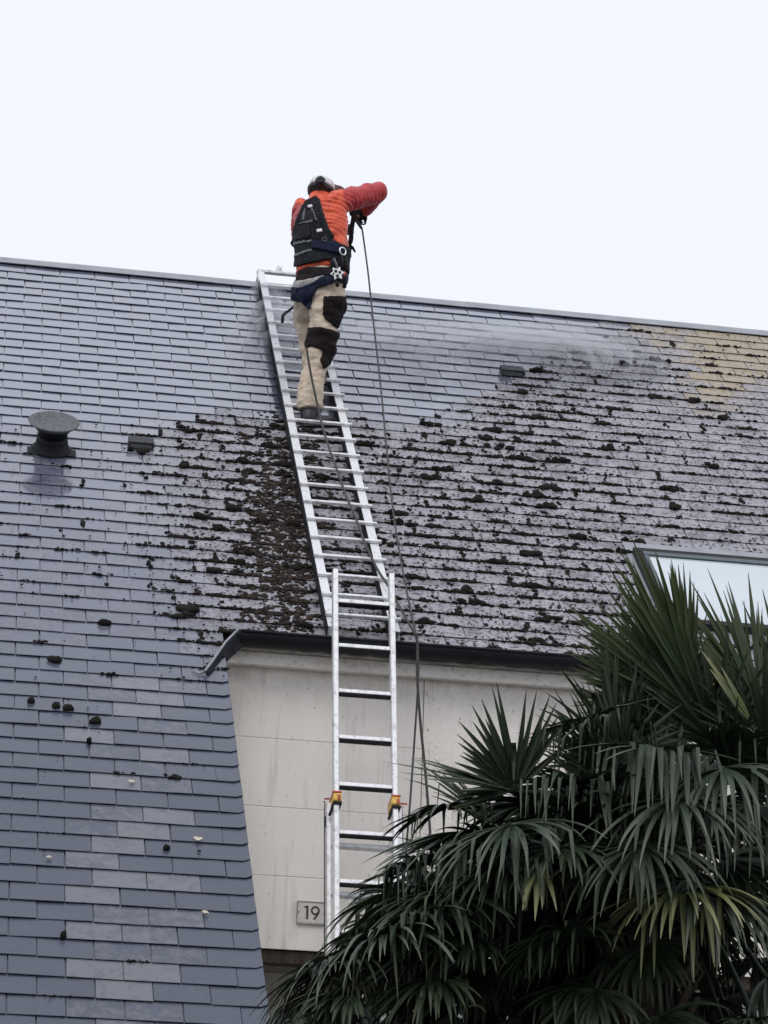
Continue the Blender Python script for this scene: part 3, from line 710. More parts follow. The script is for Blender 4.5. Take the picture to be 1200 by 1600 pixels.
def fuse(mb,name,voxel=.01,smooth=6,fac=.5):
    me=mb.mesh(name);o=bpy.data.objects.new('tmp',me);COL.objects.link(o)
    r_=o.modifiers.new('r','REMESH');r_.mode='VOXEL';r_.voxel_size=voxel;r_.use_smooth_shade=True
    s_=o.modifiers.new('s','SMOOTH');s_.iterations=smooth;s_.factor=fac
    dg=bpy.context.evaluated_depsgraph_get();dg.update();out=bpy.data.meshes.new_from_object(o.evaluated_get(dg))
    bpy.data.objects.remove(o);bpy.data.meshes.remove(me);out.name=name;return out
def inpoly(x,y,poly):
    c_=False;j=len(poly)-1
    for i in range(len(poly)):
        a_,b_=poly[i],poly[j]
        if (a_[1]>y)!=(b_[1]>y) and x<(b_[0]-a_[0])*(y-a_[1])/(b_[1]-a_[1])+a_[0]: c_=not c_
        j=i
    return c_
def shell(src,poly,off,thk,name,mat,par,facing=-.15,dymax=None,smooth=4):
    """a worn layer: the piece of the garment under it, lifted off and given thickness"""
    bm=bmesh.new();bm.from_mesh(src);bm.normal_update();kill=[]
    for f in bm.faces:
        c_=f.calc_center_median();x,y,_=px(c_);view=Vector(CAM)-c_;view.normalize()
        if not inpoly(x,y,poly) or f.normal.dot(view)<facing or (dymax is not None and c_.y-YF>dymax): kill.append(f)
    bmesh.ops.delete(bm,geom=kill,context='FACES')
    bm.normal_update()
    for _ in range(smooth):
        bd=[v for v in bm.verts if v.is_boundary];new={}
        for v in bd:
            nb=[e.other_vert(v) for e in v.link_edges if e.is_boundary]
            if len(nb)==2: new[v]=(nb[0].co+nb[1].co)*.25+v.co*.5
        for v,c_ in new.items(): v.co=c_
    bm.normal_update();nrm={v:v.normal.copy() for v in bm.verts}
    for v in bm.verts: v.co=v.co+nrm[v]*off
    bmesh.ops.solidify(bm,geom=bm.faces[:],thickness=-thk)
    me=bpy.data.meshes.new(name);bm.to_mesh(me);bm.free()
    if len(me.polygons)==0: print('EMPTY SHELL',name)
    o=link(name,me,mat,None,True);o.parent=par;l=Vector((0,0,0));p=par
    while p is not None: l=l+p.location;p=p.parent
    o.location=-l;return o
def mchild(me,name,mat,par,smooth=True):
    o=link(name,me,mat,None,smooth);o.name=name;o.parent=par;l=Vector((0,0,0));p=par
    while p is not None: l=l+p.location;p=p.parent
    o.location=-l;return o
# joints
HEADC=Q(503,299,.03);NECK=Q(499,310,0)
SHR=Q(520,319,-.08);ELR=Q(589,300,.03);WRR=Q(570,329,.21);HNR=Q(563,337,.24)
SHL=Q(473,327,.13);ELL=Q(469,372,.26);WRL=Q(520,372,.42);HNL=Q(538,362,.44)
HPR=Q(511,450,-.03);KNR=Q(503,532,.0);ANR=Q(484,638,.0)
HPL=Q(484,455,.14);KNL=Q(478,503,.36);ANL=Q(490,575,.36)
# jacket: torso and sleeves in one piece
m=MB()
ringmesh(m,[(Q(500,306,.0),.055,.06),(Q(500,313,0),.085,.075),(Q(499,320,.0),.165,.10),(Q(500,335,.0),.20,.125),(Q(501,352,.0),.20,.14),(Q(503,372,.0),.19,.142),(Q(504,395,.0),.182,.14),(Q(502,412,.0),.178,.14),(Q(501,428,.0),.182,.145)],24)
capsule(m,[SHR,SHR*.5+ELR*.5,ELR],[.085,.078,.070]);capsule(m,[ELR,ELR*.5+WRR*.5,WRR],[.068,.058,.045])
capsule(m,[SHL,SHL*.5+ELL*.5,ELL],[.075,.07,.060]);capsule(m,[ELL,ELL*.5+WRL*.5,WRL],[.060,.052,.042])
jk=fuse(m,'jacket',.009,8)
# quilting: ribs round the body and round the sleeves
co=np.zeros(len(jk.vertices)*3);jk.vertices.foreach_get('co',co);co=co.reshape(-1,3);nm=np.zeros_like(co).ravel();jk.vertices.foreach_get('normal',nm);nm=nm.reshape(-1,3)
def seg(p,a_,b_):
    ab=b_-a_;t=np.clip(((p-a_)@ab)/(ab@ab),0,1);return t,np.linalg.norm(p-(a_+t[:,None]*ab),axis=1)
tr_,dr_=seg(co,SHR,ELR);tf_,df_=seg(co,ELR,WRR);tl_,dl_=seg(co,SHL,ELL);tg_,dg_=seg(co,ELL,WRL)
Lr=np.linalg.norm(ELR-SHR);s_arm=tr_*Lr
body=(co[:,2]-YF*0)+.03*np.sin(co[:,0]*9);body=body+.9*.034*np.array([noise.noise(Vector(p)*7) for p in co]);ph=np.where((dr_<.10)&(tr_>.35),s_arm/.034,np.where((df_<.085),tf_*np.linalg.norm(WRR-ELR)/.034,np.where((dl_<.085)&(tl_>.4),tl_*np.linalg.norm(ELL-SHL)/.034,body/.034)))
rib=np.sqrt(np.abs(np.sin(math.pi*ph)))
smooth_co=co.copy()
nz=np.array([noise.noise(Vector(p)*14) for p in co])
co=co+nm*((rib-.6)*.0105*(.55+.9*np.array([noise.noise(Vector(p)*5) for p in co])+.25)+nz*.014)[:,None]
jk.vertices.foreach_set('co',co.ravel());jk.update()
jk0=jk.copy();jk0.vertices.foreach_set('co',smooth_co.ravel());jk0.update()
mchild(jk,'jacket',MT['orange'],man)
shell(jk,[(536,280),(612,280),(612,345),(560,345),(548,332),(536,306)],.0005,.001,'sleeve_shade_shell',MT['shade_orange'],man,facing=-1)
shell(jk,[(455,318),(474,318),(468,345),(463,390),(455,390)],.0005,.001,'sleeve_shade_shell',MT['shade_orange'],man,facing=-1)
# trousers: both legs in one piece
m=MB()
ringmesh(m,[(Q(501,424,.0),.172,.135),(Q(501,438,.0),.178,.14),(Q(502,452,.02),.182,.148),(Q(503,466,.03),.165,.145),(Q(500,478,.05),.10,.12)],24)
capsule(m,[HPR,Q(512,478,-.03),Q(506,508,-.02),KNR,Q(496,562,0),Q(487,598,0),Q(483,632,0)],[.125,.122,.100,.103,.090,.082,.092],18)
capsule(m,[HPL,Q(481,480,.26),KNL,Q(484,540,.37),ANL],[.115,.10,.082,.075,.078],16)
tz=fuse(m,'trousers',.009,6)
co=np.zeros(len(tz.vertices)*3);tz.vertices.foreach_get('co',co);co=co.reshape(-1,3);nm=np.zeros_like(co).ravel();tz.vertices.foreach_get('normal',nm);nm=nm.reshape(-1,3)
wr=np.array([noise.noise(Vector((p[0]*9+p[2]*5,p[1]*9,p[2]*15)))+.5*noise.noise(Vector((p[0]*20,p[1]*20,p[2]*34))) for p in co])
co=co+nm*(wr*.015)[:,None]
hemz=Q(483,640,0)[2]
low=(co[:,1]<YF+.2)&(co[:,2]<hemz+.001);co[low,2]=hemz+(co[low,2]-hemz)*.15
tz.vertices.foreach_set('co',co.ravel());tz.update();mchild(tz,'trousers',MT['trouser'],man)
shell(tz,[(506,464),(545,463),(545,480),(527,514),(505,496)],.003,.005,'thigh_patch',MT['patch'],man,facing=-.3,dymax=.12)
shell(tz,[(470,514),(500,511),(530,520),(530,540),(518,568),(505,576),(500,562),(505,548),(487,541),(470,546)],.003,.006,'knee_patch',MT['patch'],man,facing=-.3,dymax=.12)
shell(tz,[(455,418),(550,418),(550,432),(520,434),(500,433),(480,438),(455,442)],.003,.006,'shirt_hem',MT['shirt'],man,facing=-1)
shell(tz,[(455,441),(480,437),(506,431),(506,436),(482,445),(465,452),(455,452)],.008,.007,'waist_belt',MT['belt'],man,facing=-.5)
# body: head, neck and hands as one continuous figure under the clothes
m=MB()
UPH=np.array([.10,.12,.985]);UPH/=np.linalg.norm(UPH);FH=FWD-UPH*(FWD@UPH);FH/=np.linalg.norm(FH);LH=np.cross(FH,UPH)
hax=(LH,FH,UPH)
def HP(a_,b_,c_): return HEADC+LH*a_+FH*b_+UPH*c_
ball(m,HP(0,-.008,.012),(.077,.095,.085),14,hax);ball(m,HP(0,.028,-.045),(.056,.062,.062),12,hax)
capsule(m,[HP(0,.082,.0),HP(0,.102,-.028)],[.011,.016],8);ball(m,HP(0,.078,-.075),(.02,.02,.016),8,hax)
for s_ in(-1,1):
    ball(m,HP(s_*.080,-.004,-.012),(.011,.022,.032),8,hax);ball(m,HP(s_*.03,.082,.022),(.022,.012,.008),8,hax)
capsule(m,[HP(0,-.01,-.04),NECK+np.array([0,0,-.03])],[.056,.062],12)
ringmesh(m,[(Q(500,318,.0),.13,.08),(Q(501,352,.0),.165,.11),(Q(504,395,.0),.15,.11),(Q(501,445,.0),.15,.115),(Q(503,470,.03),.10,.10)],18)
for a_,b_,c_,h_ in((SHR,ELR,WRR,HNR),(SHL,ELL,WRL,HNL)):
    capsule(m,[a_*.9+b_*.1,b_],[.055,.045]);capsule(m,[b_,c_,h_],[.044,.028,.026],12)
for hp_,kn_,an_ in((HPR,KNR,ANR),(HPL,KNL,ANL)): capsule(m,[hp_,kn_],[.085,.06]);capsule(m,[kn_,kn_*.6+an_*.4,an_],[.058,.055,.035])
mchild(fuse(m,'body',.008,4),'body',MT['skin'],man)
for s_ in(-1,1):
    m=MB();ball(m,HP(s_*.031,.080,.010),(.012,.010,.009),8,hax);pchild(m,'eye',MT['eye'],man,True)
    m=MB();ball(m,HP(s_*.031,.0895,.010),(.005,.003,.005),8,hax);pchild(m,'pupil',MT['ink'],man,True)
m=MB();capsule(m,[HP(-.018,.088,-.052),HP(0,.094,-.052),HP(.018,.088,-.052)],[.004,.006,.004],8);pchild(m,'mouth',MT['lips'],man,True)
# hair: cropped sheet low on the skull, beard-like sideburn, band and bun
m=MB();ball(m,HP(0,-.022,-.005),(.087,.088,.068),14,hax);h_=fuse(m,'hair',.008,2)
cc=np.zeros(len(h_.vertices)*3);h_.vertices.foreach_get('co',cc);cc=cc.reshape(-1,3);cc+=np.array([noise.noise(Vector(p)*40) for p in cc])[:,None]*.006;h_.vertices.foreach_set('co',cc.ravel());mchild(h_,'hair',MT['hair'],man)
cap=MB();cvs=[]
n=28
secs=[(.0,1.0),(.018,1.01),(.042,.97),(.062,.86),(.078,.66),(.087,.40),(.091,.06)]
CB=HP(0,-.004,.012);CU=UPH*.98-FH*.05
for h0,r0 in secs:
    for k in range(n):
        t=2*math.pi*k/n;cvs.append(CB+UPH*h0+LH*.086*r0*math.cos(t)+FH*.102*r0*math.sin(t))
fs=[]
for i in range(len(secs)-1):
    for k in range(n): fs.append((i*n+k,i*n+(k+1)%n,(i+1)*n+(k+1)%n,(i+1)*n+k))
fs.append(tuple((len(secs)-1)*n+k for k in range(n)));fs.append(tuple(range(n))[::-1]);cap.add(cvs,fs)
cp=pchild(cap,'cap',MT['cap'],man,True)
vis=MB();vs=[];fs=[];K=12
for j,(rr,dz) in enumerate(((.090,.060),(.150,.052),(.205,.022))):
    for k in range(K+1):
        t=math.pi*(.16+.68*k/K);vs.append(CB+UPH*dz+LH*rr*.80*math.cos(t)+FH*rr*1.08*math.sin(t))
vs2=[v_-UPH*.009 for v_ in vs];q_=K+1
for j in range(2):
    for k in range(K): a_=j*q_+k;fs.append((a_,a_+1,a_+q_+1,a_+q_));b_=a_+3*q_;fs.append((b_,b_+q_,b_+q_+1,b_+1))
for k in range(K): a_=2*q_+k;fs.append((a_,a_+1,a_+1+3*q_,a_+3*q_));a_=k;fs.append((a_,a_+3*q_,a_+1+3*q_,a_+1))
vis.add(vs+vs2,fs);pchild(vis,'visor',MT['cap'],cp)
# black strap and pompom at the back of the cap
m=MB();pc=Q(500.5,283.5,-.085);ball(m,pc,(.036,.034,.040),12);mm=fuse(m,'pompom',.006,1);cc=np.zeros(len(mm.vertices)*3);mm.vertices.foreach_get('co',cc);cc=cc.reshape(-1,3);cc+=np.array([noise.noise(Vector(p)*70) for p in cc])[:,None]*.008;mm.vertices.foreach_set('co',cc.ravel());mchild(mm,'pompom',MT['hair'],cp)
m=MB();ringmesh(m,[(CB-UPH*.040,.092,.104),(CB-UPH*.022,.094,.1105),(CB-UPH*.008,.095,.1115),(CB-UPH*.004,.08,.09)],28,LH,FH);pchild(m,'headband',MT['hair'],cp,True)
# collar
m=MB();ringmesh(m,[(Q(500,314,.0),.088,.085),(Q(500.5,307,.01),.075,.078),(Q(501,303,.015),.070,.074),(Q(501,303.5,.015),.055,.058)],24);mchild(fuse(m,'collar',.009,4),'collar',MT['orange'],man)
# gloves with five fingers closed round what they hold
def hand(wr_,hn,gdir,bend,side,name):
    """palm from wrist to knuckles, four fingers curling round the grip axis gdir, thumb from the side"""
    m=MB();d_=hn-wr_;d_/=np.linalg.norm(d_);g_=gdir-d_*(gdir@d_);g_/=np.linalg.norm(g_);c_=np.cross(d_,g_)*side
    ball(m,hn,(.036,.048,.019),10,(g_,d_,c_));capsule(m,[wr_-d_*.02,hn-d_*.02],[.036,.033],10)
    for i,L_ in enumerate((.9,1.,.95,.78)):
        k0=hn+d_*.036+g_*(.027-.018*i);a1=k0+(d_*.7+c_*.7)*.030*L_;a2=a1+(c_*.95-d_*.3)*.024*L_;a3=a2+(-d_*.9+c_*.1)*.020*L_
        capsule(m,[k0-d_*.012,k0,a1,a2,a3],[.0095,.010,.0092,.0088,.0075],8)
    t0=hn-d_*.02+g_*.030;t1=t0+g_*.018+d_*.022+c_*.012;t2=t1+d_*.016+c_*.024-g_*.004;capsule(m,[t0,t1,t2],[.012,.011,.009],8)
    return mchild(fuse(m,name,.0045,2),name,MT['black'],man)
hand(WRR,HNR,np.array([.1,.3,-.95]),1,-1,'glove');hand(WRL,HNL,np.array([.2,-.2,.95]),1,1,'glove')
# boots
def boot(an,toe,heel,name):
    m=MB();d_=toe-heel;L_=np.linalg.norm(d_);d_/=L_;s0=np.cross(d_,(0,0,1));s0/=np.linalg.norm(s0);u0=np.cross(s0,d_)
    capsule(m,[an+np.array([0,0,.07]),an+np.array([0,0,-.01]),heel+u0*.05+d_*.05],[.062,.060,.052],14)
    ball(m,heel+d_*.06+u0*.036,(.042,.065,.042),10,(s0,d_,u0));ball(m,heel+d_*L_*.62+u0*.034,(.050,.10,.040),10,(s0,d_,u0));ball(m,heel+d_*L_*.82+u0*.028,(.047,.06,.033),10,(s0,d_,u0))
    mm=fuse(m,name,.008,3);o=mchild(mm,name,MT['boot'],man)
    m=MB();vs=[]
    for hh_ in(-.012,.010):
        for k in range(20):
            t=2*math.pi*k/20;a_=math.cos(t);vs.append(heel+d_*(L_*.5+a_*L_*.52)+s0*(.050 if a_>0 else .043)*math.sin(t)+u0*hh_)
    m.add(vs,[tuple(range(20))[::-1],tuple(range(20,40))]+[(k,(k+1)%20,20+(k+1)%20,20+k) for k in range(20)]);pchild(m,'sole',MT['grip'],o)
boot(Q(484,642,0),Q(533,667,.06),Q(472,664,-.03),'boot')
boot(Q(491,583,.36),Q(508,600,.46),Q(484,598,.30),'boot')
# harness
hs=bpy.data.objects.new('harness',None);COL.objects.link(hs);hs.parent=man
def sh(poly,off,thk,name,mat,**k): return shell(jk0,poly,off+.002,thk,name,mat,hs,**k)
sh([(480,316),(497,309),(501,322),(501,336),(508,356),(516,373),(531,383),(545,390),(545,408),(516,406),(488,412),(455,419),(455,395),(462,362),(466,345),(475,325)],.006,.016,'back_pad',MT['vest'],facing=-.2,dymax=.3)
for pl in([(472,349),(491,345),(491,348),(472,352)],[(462,380),(490,376),(490,379.5),(462,383.5)],[(462,400),(490,391),(490,394.5),(462,404)],[(478,330),(481,328),(479,346),(475,346)],[(487,326),(490,326),(498,346),(495,347)]):
    sh(pl,.020,.006,'piping',MT['webgrey'],smooth=1)
sh([(469,356),(486,352),(488,372),(466,376)],.018,.010,'pocket',MT['black'])
sh([(482,332),(492,331),(497,345),(480,348)],.018,.008,'pocket',MT['black'])
sh([(490,378),(520,381),(534,387),(533,399),(490,390)],.024,.010,'blue_strap',MT['navy'],facing=-1,dymax=.0)
sh([(496,314),(500,312),(506,334),(514,358),(523,372),(519,374),(509,361),(500,336)],.012,.008,'shoulder_strap',MT['black'],facing=-.4)
sh([(514,402),(520,402),(524,420),(518,421)],.010,.010,'side_strap',MT['black'],facing=-.4)
sh([(525,386),(545,390),(545,428),(522,424),(526,405)],.008,.020,'side_pad',MT['vest'],facing=-.8)
shell(tz,[(455,451),(480,446),(506,434),(524,434),(524,441),(496,451),(488,468),(486,484),(474,470),(462,468),(455,466)],.010,.012,'leg_strap',MT['navy'],hs,facing=-.3)
shell(tz,[(505,426),(550,422),(550,446),(526,440),(507,437)],.008,.012,'hip_strap',MT['black'],hs,facing=-.3)
def ringtube(c_,r_,t_,ax,bx,name,mat,par,n=20):
    m=MB();m.tube([c_+r_*(math.cos(2*math.pi*k/n)*ax+math.sin(2*math.pi*k/n)*bx) for k in range(n+1)],t_,8,False);pchild(m,name,mat,par,True)
ringtube(Q(535.5,392.5,-.21),.027,.0052,LAT*.3+FWD*.95,np.array([0,0,1.]),'ring',MT['steel'],hs)
ringtube(Q(507,374,-.19),.018,.0035,np.array([.8,0,.5]),np.array([-.4,-.1,.7]),'buckle',MT['webgrey'],hs,6)
for (x,y,wx,wz,r_) in((499,360,.019,.011,.3),(484.5,322,.016,.010,.3)):
    c_=Q(x,y,-.2 if x>490 else -.13);m=MB();a_=np.array([math.cos(r_),0,math.sin(r_)]);b_=np.array([-math.sin(r_),0,math.cos(r_)])
    # lay the tag against the pad
    m.box(c_,a_*wx,b_*wz,np.array([0,.006,0]));pchild(m,'white_tag',MT['white'],hs,bevel=.003)
# star shaped descender and small hardware on the hip
c_=Q(527,427,-.235);m=MB();vs=[]
for yy in(-.006,.006):
    for k in range(12):
        r_=.052 if k%2==0 else .030;t=2*math.pi*k/12+.2;vs.append(c_+np.array([r_*math.cos(t),yy,r_*math.sin(t)]))
m.add(vs,[tuple(range(12)),tuple(range(23,11,-1))]+[(k,12+k,12+(k+1)%12,(k+1)%12) for k in range(12)]);pchild(m,'descender',MT['white'],hs,bevel=.001)
for (dx,dz,r_) in((-.012,.012,.010),(.016,.006,.009),(0,-.022,.010),(-.028,-.008,.006)):
    m=MB();m.tube([c_+np.array([dx,-.0062,dz]),c_+np.array([dx,-.012,dz])],r_,12);pchild(m,'descender_bolt',MT['black'],hs)
m=MB();ball(m,Q(538,428,-.23),(.012,.012,.018),8);pchild(m,'red_catch',MT['red'],hs,True)
for (p0,p1,r_) in(((522,404,-.21),(527,420,-.23),.008),((534,399,-.21),(534,418,-.22),.009),((539,400,-.18),(541,424,-.18),.012),((538,430,-.2),(538,450,-.17),.014),((525,440,-.24),(527,448,-.23),.012)):
    m=MB();m.tube([Q(*p0),(Q(*p0)+Q(*p1))/2+np.array([.004,-.005,0]),Q(*p1)],r_,8);pchild(m,'carabiner_strap',MT['black'] if r_>.0085 else MT['webgrey'],hs,True)
# ================================================================== WASHING LANCE AND HOSE
lz=empty('pressure_washer_lance',HNR,'black pressure washer gun and lance held by the worker, nozzle pointing at the left slates','spray lance')
g0=Q(560,331,.21);g1=Q(553,337,.16)
m=MB();m.bar(Q(548,334,.14),Q(577,326,.24),.034,.036);m.bar(Q(572,328,.24),Q(571,345,.23),.022,.026,(0,1,0));pchild(m,'gun_body',MT['black'],lz,bevel=.006)
m=MB();m.tube(catmull([Q(556,341,.18),Q(561,349,.19),Q(570.5,350,.22),Q(571,342,.23)],4),.0055,8);pchild(m,'trigger_guard',MT['black'],lz,True)
m=MB();m.tube([Q(554,340,.17),Q(560,349,.17),Q(565,357,.17)],[.012,.013,.010],8);pchild(m,'hose_coupling',MT['lead'],lz,True)
m=MB();m.tube(catmull([Q(553,336,.15),Q(549,360,.17),Q(545,384,.22),Q(515,425,.34),Q(465,474,.46),Q(446,489,.50)],5),[.017]*10+[.012]*8+[.009]*8,10);pchild(m,'tube',MT['black'],lz,True)
m=MB();m.tube([Q(545,382,.20),Q(551,387,.2),Q(555,394,.2)],[.010,.011,.007],8);m.tube([Q(546,383,.2),Q(548,402,.2)],[.012,.006],8);m.tube([Q(549,386,.2),Q(543,394,.2)],[.012,.016],8);pchild(m,'side_handle',MT['black'],lz,True)
m=MB();m.tube([Q(448,487,.50),Q(442,493,.50),Q(441,504,.50)],[.012,.013,.011],10);pchild(m,'nozzle',MT['lead'],lz,True)
def above(X,hmin):
    n_=-M[:,2];h_=(np.array(X)-O)@n_
    return X if h_>=hmin else None
def draped(pts,hmin):
    out=[]
    for x,y,dy in pts:
        X=Q(x,y,dy);R_=roofW(x,y,hmin)
        out.append(R_ if np.linalg.norm(R_-CAM)<np.linalg.norm(X-CAM) else X)
    return out
YG=EV[1]-.155
p=[(565.5,356,.17),(569,380,.10),(575,425,-.05),(582,490,-.25),(590,560,-.5),(597,625,-.75),(604,700,-1.0),(612,780,-1.3),(622,850,-1.6),(632,905,-1.85),(643,960,-2.1)]
hp=draped(p,.035)+[onY(650,990,YG+.02),onY(653,1015,YG-.005),onY(653,1070,YG-.01),onY(648,1150,YG+.0),onY(641,1250,YG),onY(634,1335,YG),onY(628,1420,YG),onY(624,1520,YG),onY(622,1700,YG)]
m=MB();m.tube(catmull(hp,5),.0062,8)
ho=m.build('water_hose',MT['hose'],None,True);tag(ho,'thin dark hose falling from the spray gun over the gutter and down the wall','hose')
p=[(479,543,-.13),(483,570,-.14),(490,605,-.15)]
rp2=[Q(*q) for q in p]+[roofW(x,y,.16) for x,y in((500,650),(511,690),(527,735),(541,775),(556,810),(571,850),(590,890),(606,915),(628,955),(645,985))]+[onY(652,1003,YG-.012),onY(652,1060,YG-.02),onY(657,1130,YG),onY(664,1200,YG),(onY(669,1260,YG)),onY(673,1320,YG),onY(676,1420,YG),onY(678,1700,YG)]
m=MB();m.tube(catmull(rp2,5),.0078,8);ro=m.build('safety_rope',MT['rope'],None,True);tag(ro,'dark safety rope running from the worker down the roof ladder and over the gutter','rope')
# ======= PALM
YP=-9.5
def K(x,y,dy=0): return onY(x,y,YP+dy)
PT=K(1015,1345,0)
palm=empty('palm_tree',(PT[0],PT[1],0),'dark green fan palm with a dense drooping crown in front of the pale wall','palm')
DOWN=np.array([0,0,-1.])
def frond(hub,axis,N,R,nb,spread,droop,pbreak,mat,pet=True,wid=.025,sb=(.45,.8),base=.30):
    droop0=droop;nb=int(nb*1.3) if nb>12 else nb
    axis=axis/np.linalg.norm(axis);N=N-axis*(N@axis);N/=np.linalg.norm(N);Bv=np.cross(N,axis)
    vs=[];fs=[];tips=[];NS=8
    for i in range(nb):
        t_=(i+.5)/nb*2-1;phi=math.radians(spread/2)*t_+RNG.normal(0,.02)
        d=axis*math.cos(phi)+Bv*math.sin(phi)+N*RNG.normal(.06,.05);d/=np.linalg.norm(d)
        droop=droop0*RNG.uniform(.55,1.6);d=d+Bv*RNG.normal(0,.05);d/=np.linalg.norm(d)
        L_=R*(1-.22*abs(t_)**2)*RNG.uniform(.74,1.1);w0=wid*RNG.uniform(.8,1.15)
        brk=RNG.rand()<max(pbreak,.12 if R>.3 and droop0>.05 else 0);kb=RNG.uniform(*sb);p_=hub.copy();n0=len(vs);folded=False
        for k in range(NS+1):
            s_=k/NS
            if k>0:
                d=d+DOWN*droop*(.25+1.3*s_)/NS*2
                if brk and not folded and s_>kb: d=d*.12+DOWN*(.9)+Bv*RNG.normal(0,.08);folded=True
                d/=np.linalg.norm(d);p_=p_+d*L_/NS
            wv=np.cross(d,N);ln=np.linalg.norm(wv);wv=wv/ln if ln>.05 else Bv
            nn=np.cross(wv,d)
            ww=w0*(.25+.75*min(1,s_/.35)) if s_<.35 else w0*(1-((s_-.35)/.65)**1.6*.93)
            vs+=[p_+wv*ww*.5+nn*ww*.16,p_-nn*ww*.16,p_-wv*ww*.5+nn*ww*.16]
            tips+=[max(0,s_-.45)*1.5]*3
        for k in range(NS):
            a_=n0+3*k;fs+=[(a_,a_+1,a_+4,a_+3),(a_+1,a_+2,a_+5,a_+4)]
    m=MB();m.add(vs,fs);me=m.mesh('frond');at=me.attributes.new('tip','FLOAT','POINT');at.data.foreach_set('value',[float(min(1,q)) for q in tips])
    me.transform(Matrix.Translation(-Vector(hub)))
    o=bpy.data.objects.new('frond',me);me.materials.append(MT[mat]);COL.objects.link(o);o.parent=palm;o.location=Vector(hub)-palm.location
    for q in me.polygons: q.use_smooth=True
    if pet:
        m=MB();mid=(PT+hub)/2+np.array([0,0,.10*np.linalg.norm(hub-PT)]);m.tube(catmull([PT-np.array([0,0,.15]),mid,hub],4),[.012]*5+[.010]*4,6)
        q=m.build('petiole',MT['frond'],None,True);q.parent=o;q.location=-(Vector(hub));
    return o
TOC=np.array([0,-1.,0])
def F(h,t,N,R=None,nb=34,spread=150,droop=.25,pb=.1,mat='frond',**k):
    H_=K(*h);T_=K(*t);R=R or np.linalg.norm(T_-H_);return frond(H_,T_-H_,np.array(N,float),R,nb,spread,droop,pb,mat,**k)
# --- the fronds that show, one by one
F((805,1232,-.25),(742,1082,-.35),(.1,-1,.25),.37,26,165,.03,.06,'frond',wid=.026)
F((800,1236,-.32),(600,1192,-.45),(.2,-.6,1),.47,7,60,.04,.0,'frond_grey')
F((905,1225,-.45),(905,1190,-.85),(0,.5,1),.38,24,230,.10,.75,'frond_grey',sb=(.45,.8))
F((930,1120,-.2),(880,1135,-.6),(.1,.7,1),.36,22,200,.12,.6,'frond',sb=(.5,.8))
F((1080,1105,.0),(955,885,.0),(-.4,-1,.1),.60,34,70,.02,.0,'frond_up',wid=.026)
F((1085,1080,-.05),(992,858,-.1),(-.3,-1,.1),.58,22,26,.02,.0,'frond_up',wid=.026)
F((1190,1110,.0),(1130,880,.1),(.2,-1,.1),.56,32,75,.02,.0,'frond_up',wid=.026)
F((1240,1130,.1),(1260,890,.1),(.2,-1,.1),.56,30,80,.02,.0,'frond_up',wid=.026)
F((1030,1100,.15),(872,1010,.1),(-.2,-1,.4),.42,40,95,.03,.0,'frond_up',wid=.020)
F((1060,1090,.3),(930,930,.3),(-.2,-1,.3),.48,36,70,.03,.0,'frond_up',wid=.020)
F((1020,1150,.1),(960,1020,.0),(-.2,-1,.5),.40,30,150,.06,.2,'frond')
F((1120,1160,.0),(1110,1010,-.1),(0,-1,.5),.42,30,160,.06,.2,'frond')
F((1200,1170,.0),(1230,1020,-.1),(.2,-1,.5),.42,30,160,.06,.2,'frond')
F((1060,1130,.35),(1050,960,.3),(0,-1,.3),.44,30,150,.04,.1,'frond')
F((1180,1130,.35),(1190,950,.3),(0,-1,.3),.46,30,140,.04,.1,'frond_up')
F((955,1215,.05),(938,985,.0),(0,-1,.1),.55,5,20,.0,.0,'frond',wid=.026)
F((1067,1392,-.5),(1060,1395,-.95),(0,.35,1),.44,30,250,.55,.25,'frond_yellow',wid=.028,sb=(.3,.5))
F((1100,1380,-.4),(1180,1420,-.75),(0,.35,1),.50,28,190,.55,.2,'frond_grey')
F((520,1500,-.2),(440,1520,-.4),(-.1,.3,1),.40,26,200,.6,.3,'frond_grey',sb=(.35,.6))
F((500,1540,-.1),(420,1580,-.3),(-.1,.2,1),.36,24,200,.6,.2,'frond')
F((640,1440,-.3),(560,1440,-.5),(-.1,.3,1),.42,26,210,.5,.4,'frond')
F((800,1290,-.5),(760,1320,-.8),(0,.3,1),.44,26,210,.5,.5,'frond_grey')
F((1130,1200,-.5),(1120,1230,-.9),(0,.3,1),.44,26,210,.5,.5,'frond_grey')
F((600,1468,-.3),(520,1455,-.6),(-.1,.3,1),.44,28,210,.55,.3,'frond_grey',sb=(.35,.6))
F((560,1500,-.2),(430,1545,-.3),(-.1,.0,1),.42,16,120,.55,.1,'frond')
F((655,1352,-.2),(600,1335,-.5),(-.1,.4,1),.36,26,220,.25,.75,'frond_grey',sb=(.4,.65))
F((700,1262,.0),(640,1255,-.25),(-.1,.2,1),.30,24,240,.35,.55,'frond')
F((740,1300,-.2),(650,1320,-.45),(-.2,-.2,1),.46,26,150,.25,.3,'frond_grey')
F((1175,1130,-.2),(1118,1046,-.2),(0,-1,.2),.34,3,10,.02,.0,'frond_yellow')
F((1030,1170,-.5),(1075,1175,-.85),(0,.4,1),.42,28,230,.15,.8,'frond_grey',sb=(.4,.65))
F((1060,1250,-.55),(1080,1290,-.9),(0,.2,1),.46,26,200,.5,.3,'frond_grey')
F((880,1325,-.5),(860,1345,-.85),(0,.2,1),.34,24,220,.45,.4,'frond')
F((790,1350,-.4),(740,1380,-.7),(0,.2,1),.36,24,200,.5,.3,'frond')
F((845,1345,-.55),(835,1420,-.7),(0,-.3,1),.26,5,50,.5,.2,'frond_yellow',wid=.024)
F((1170,1260,-.4),(1210,1300,-.7),(0,.2,1),.42,26,210,.5,.3,'frond_grey')
F((690,1400,-.3),(650,1430,-.6),(0,.2,1),.40,26,210,.5,.3,'frond')
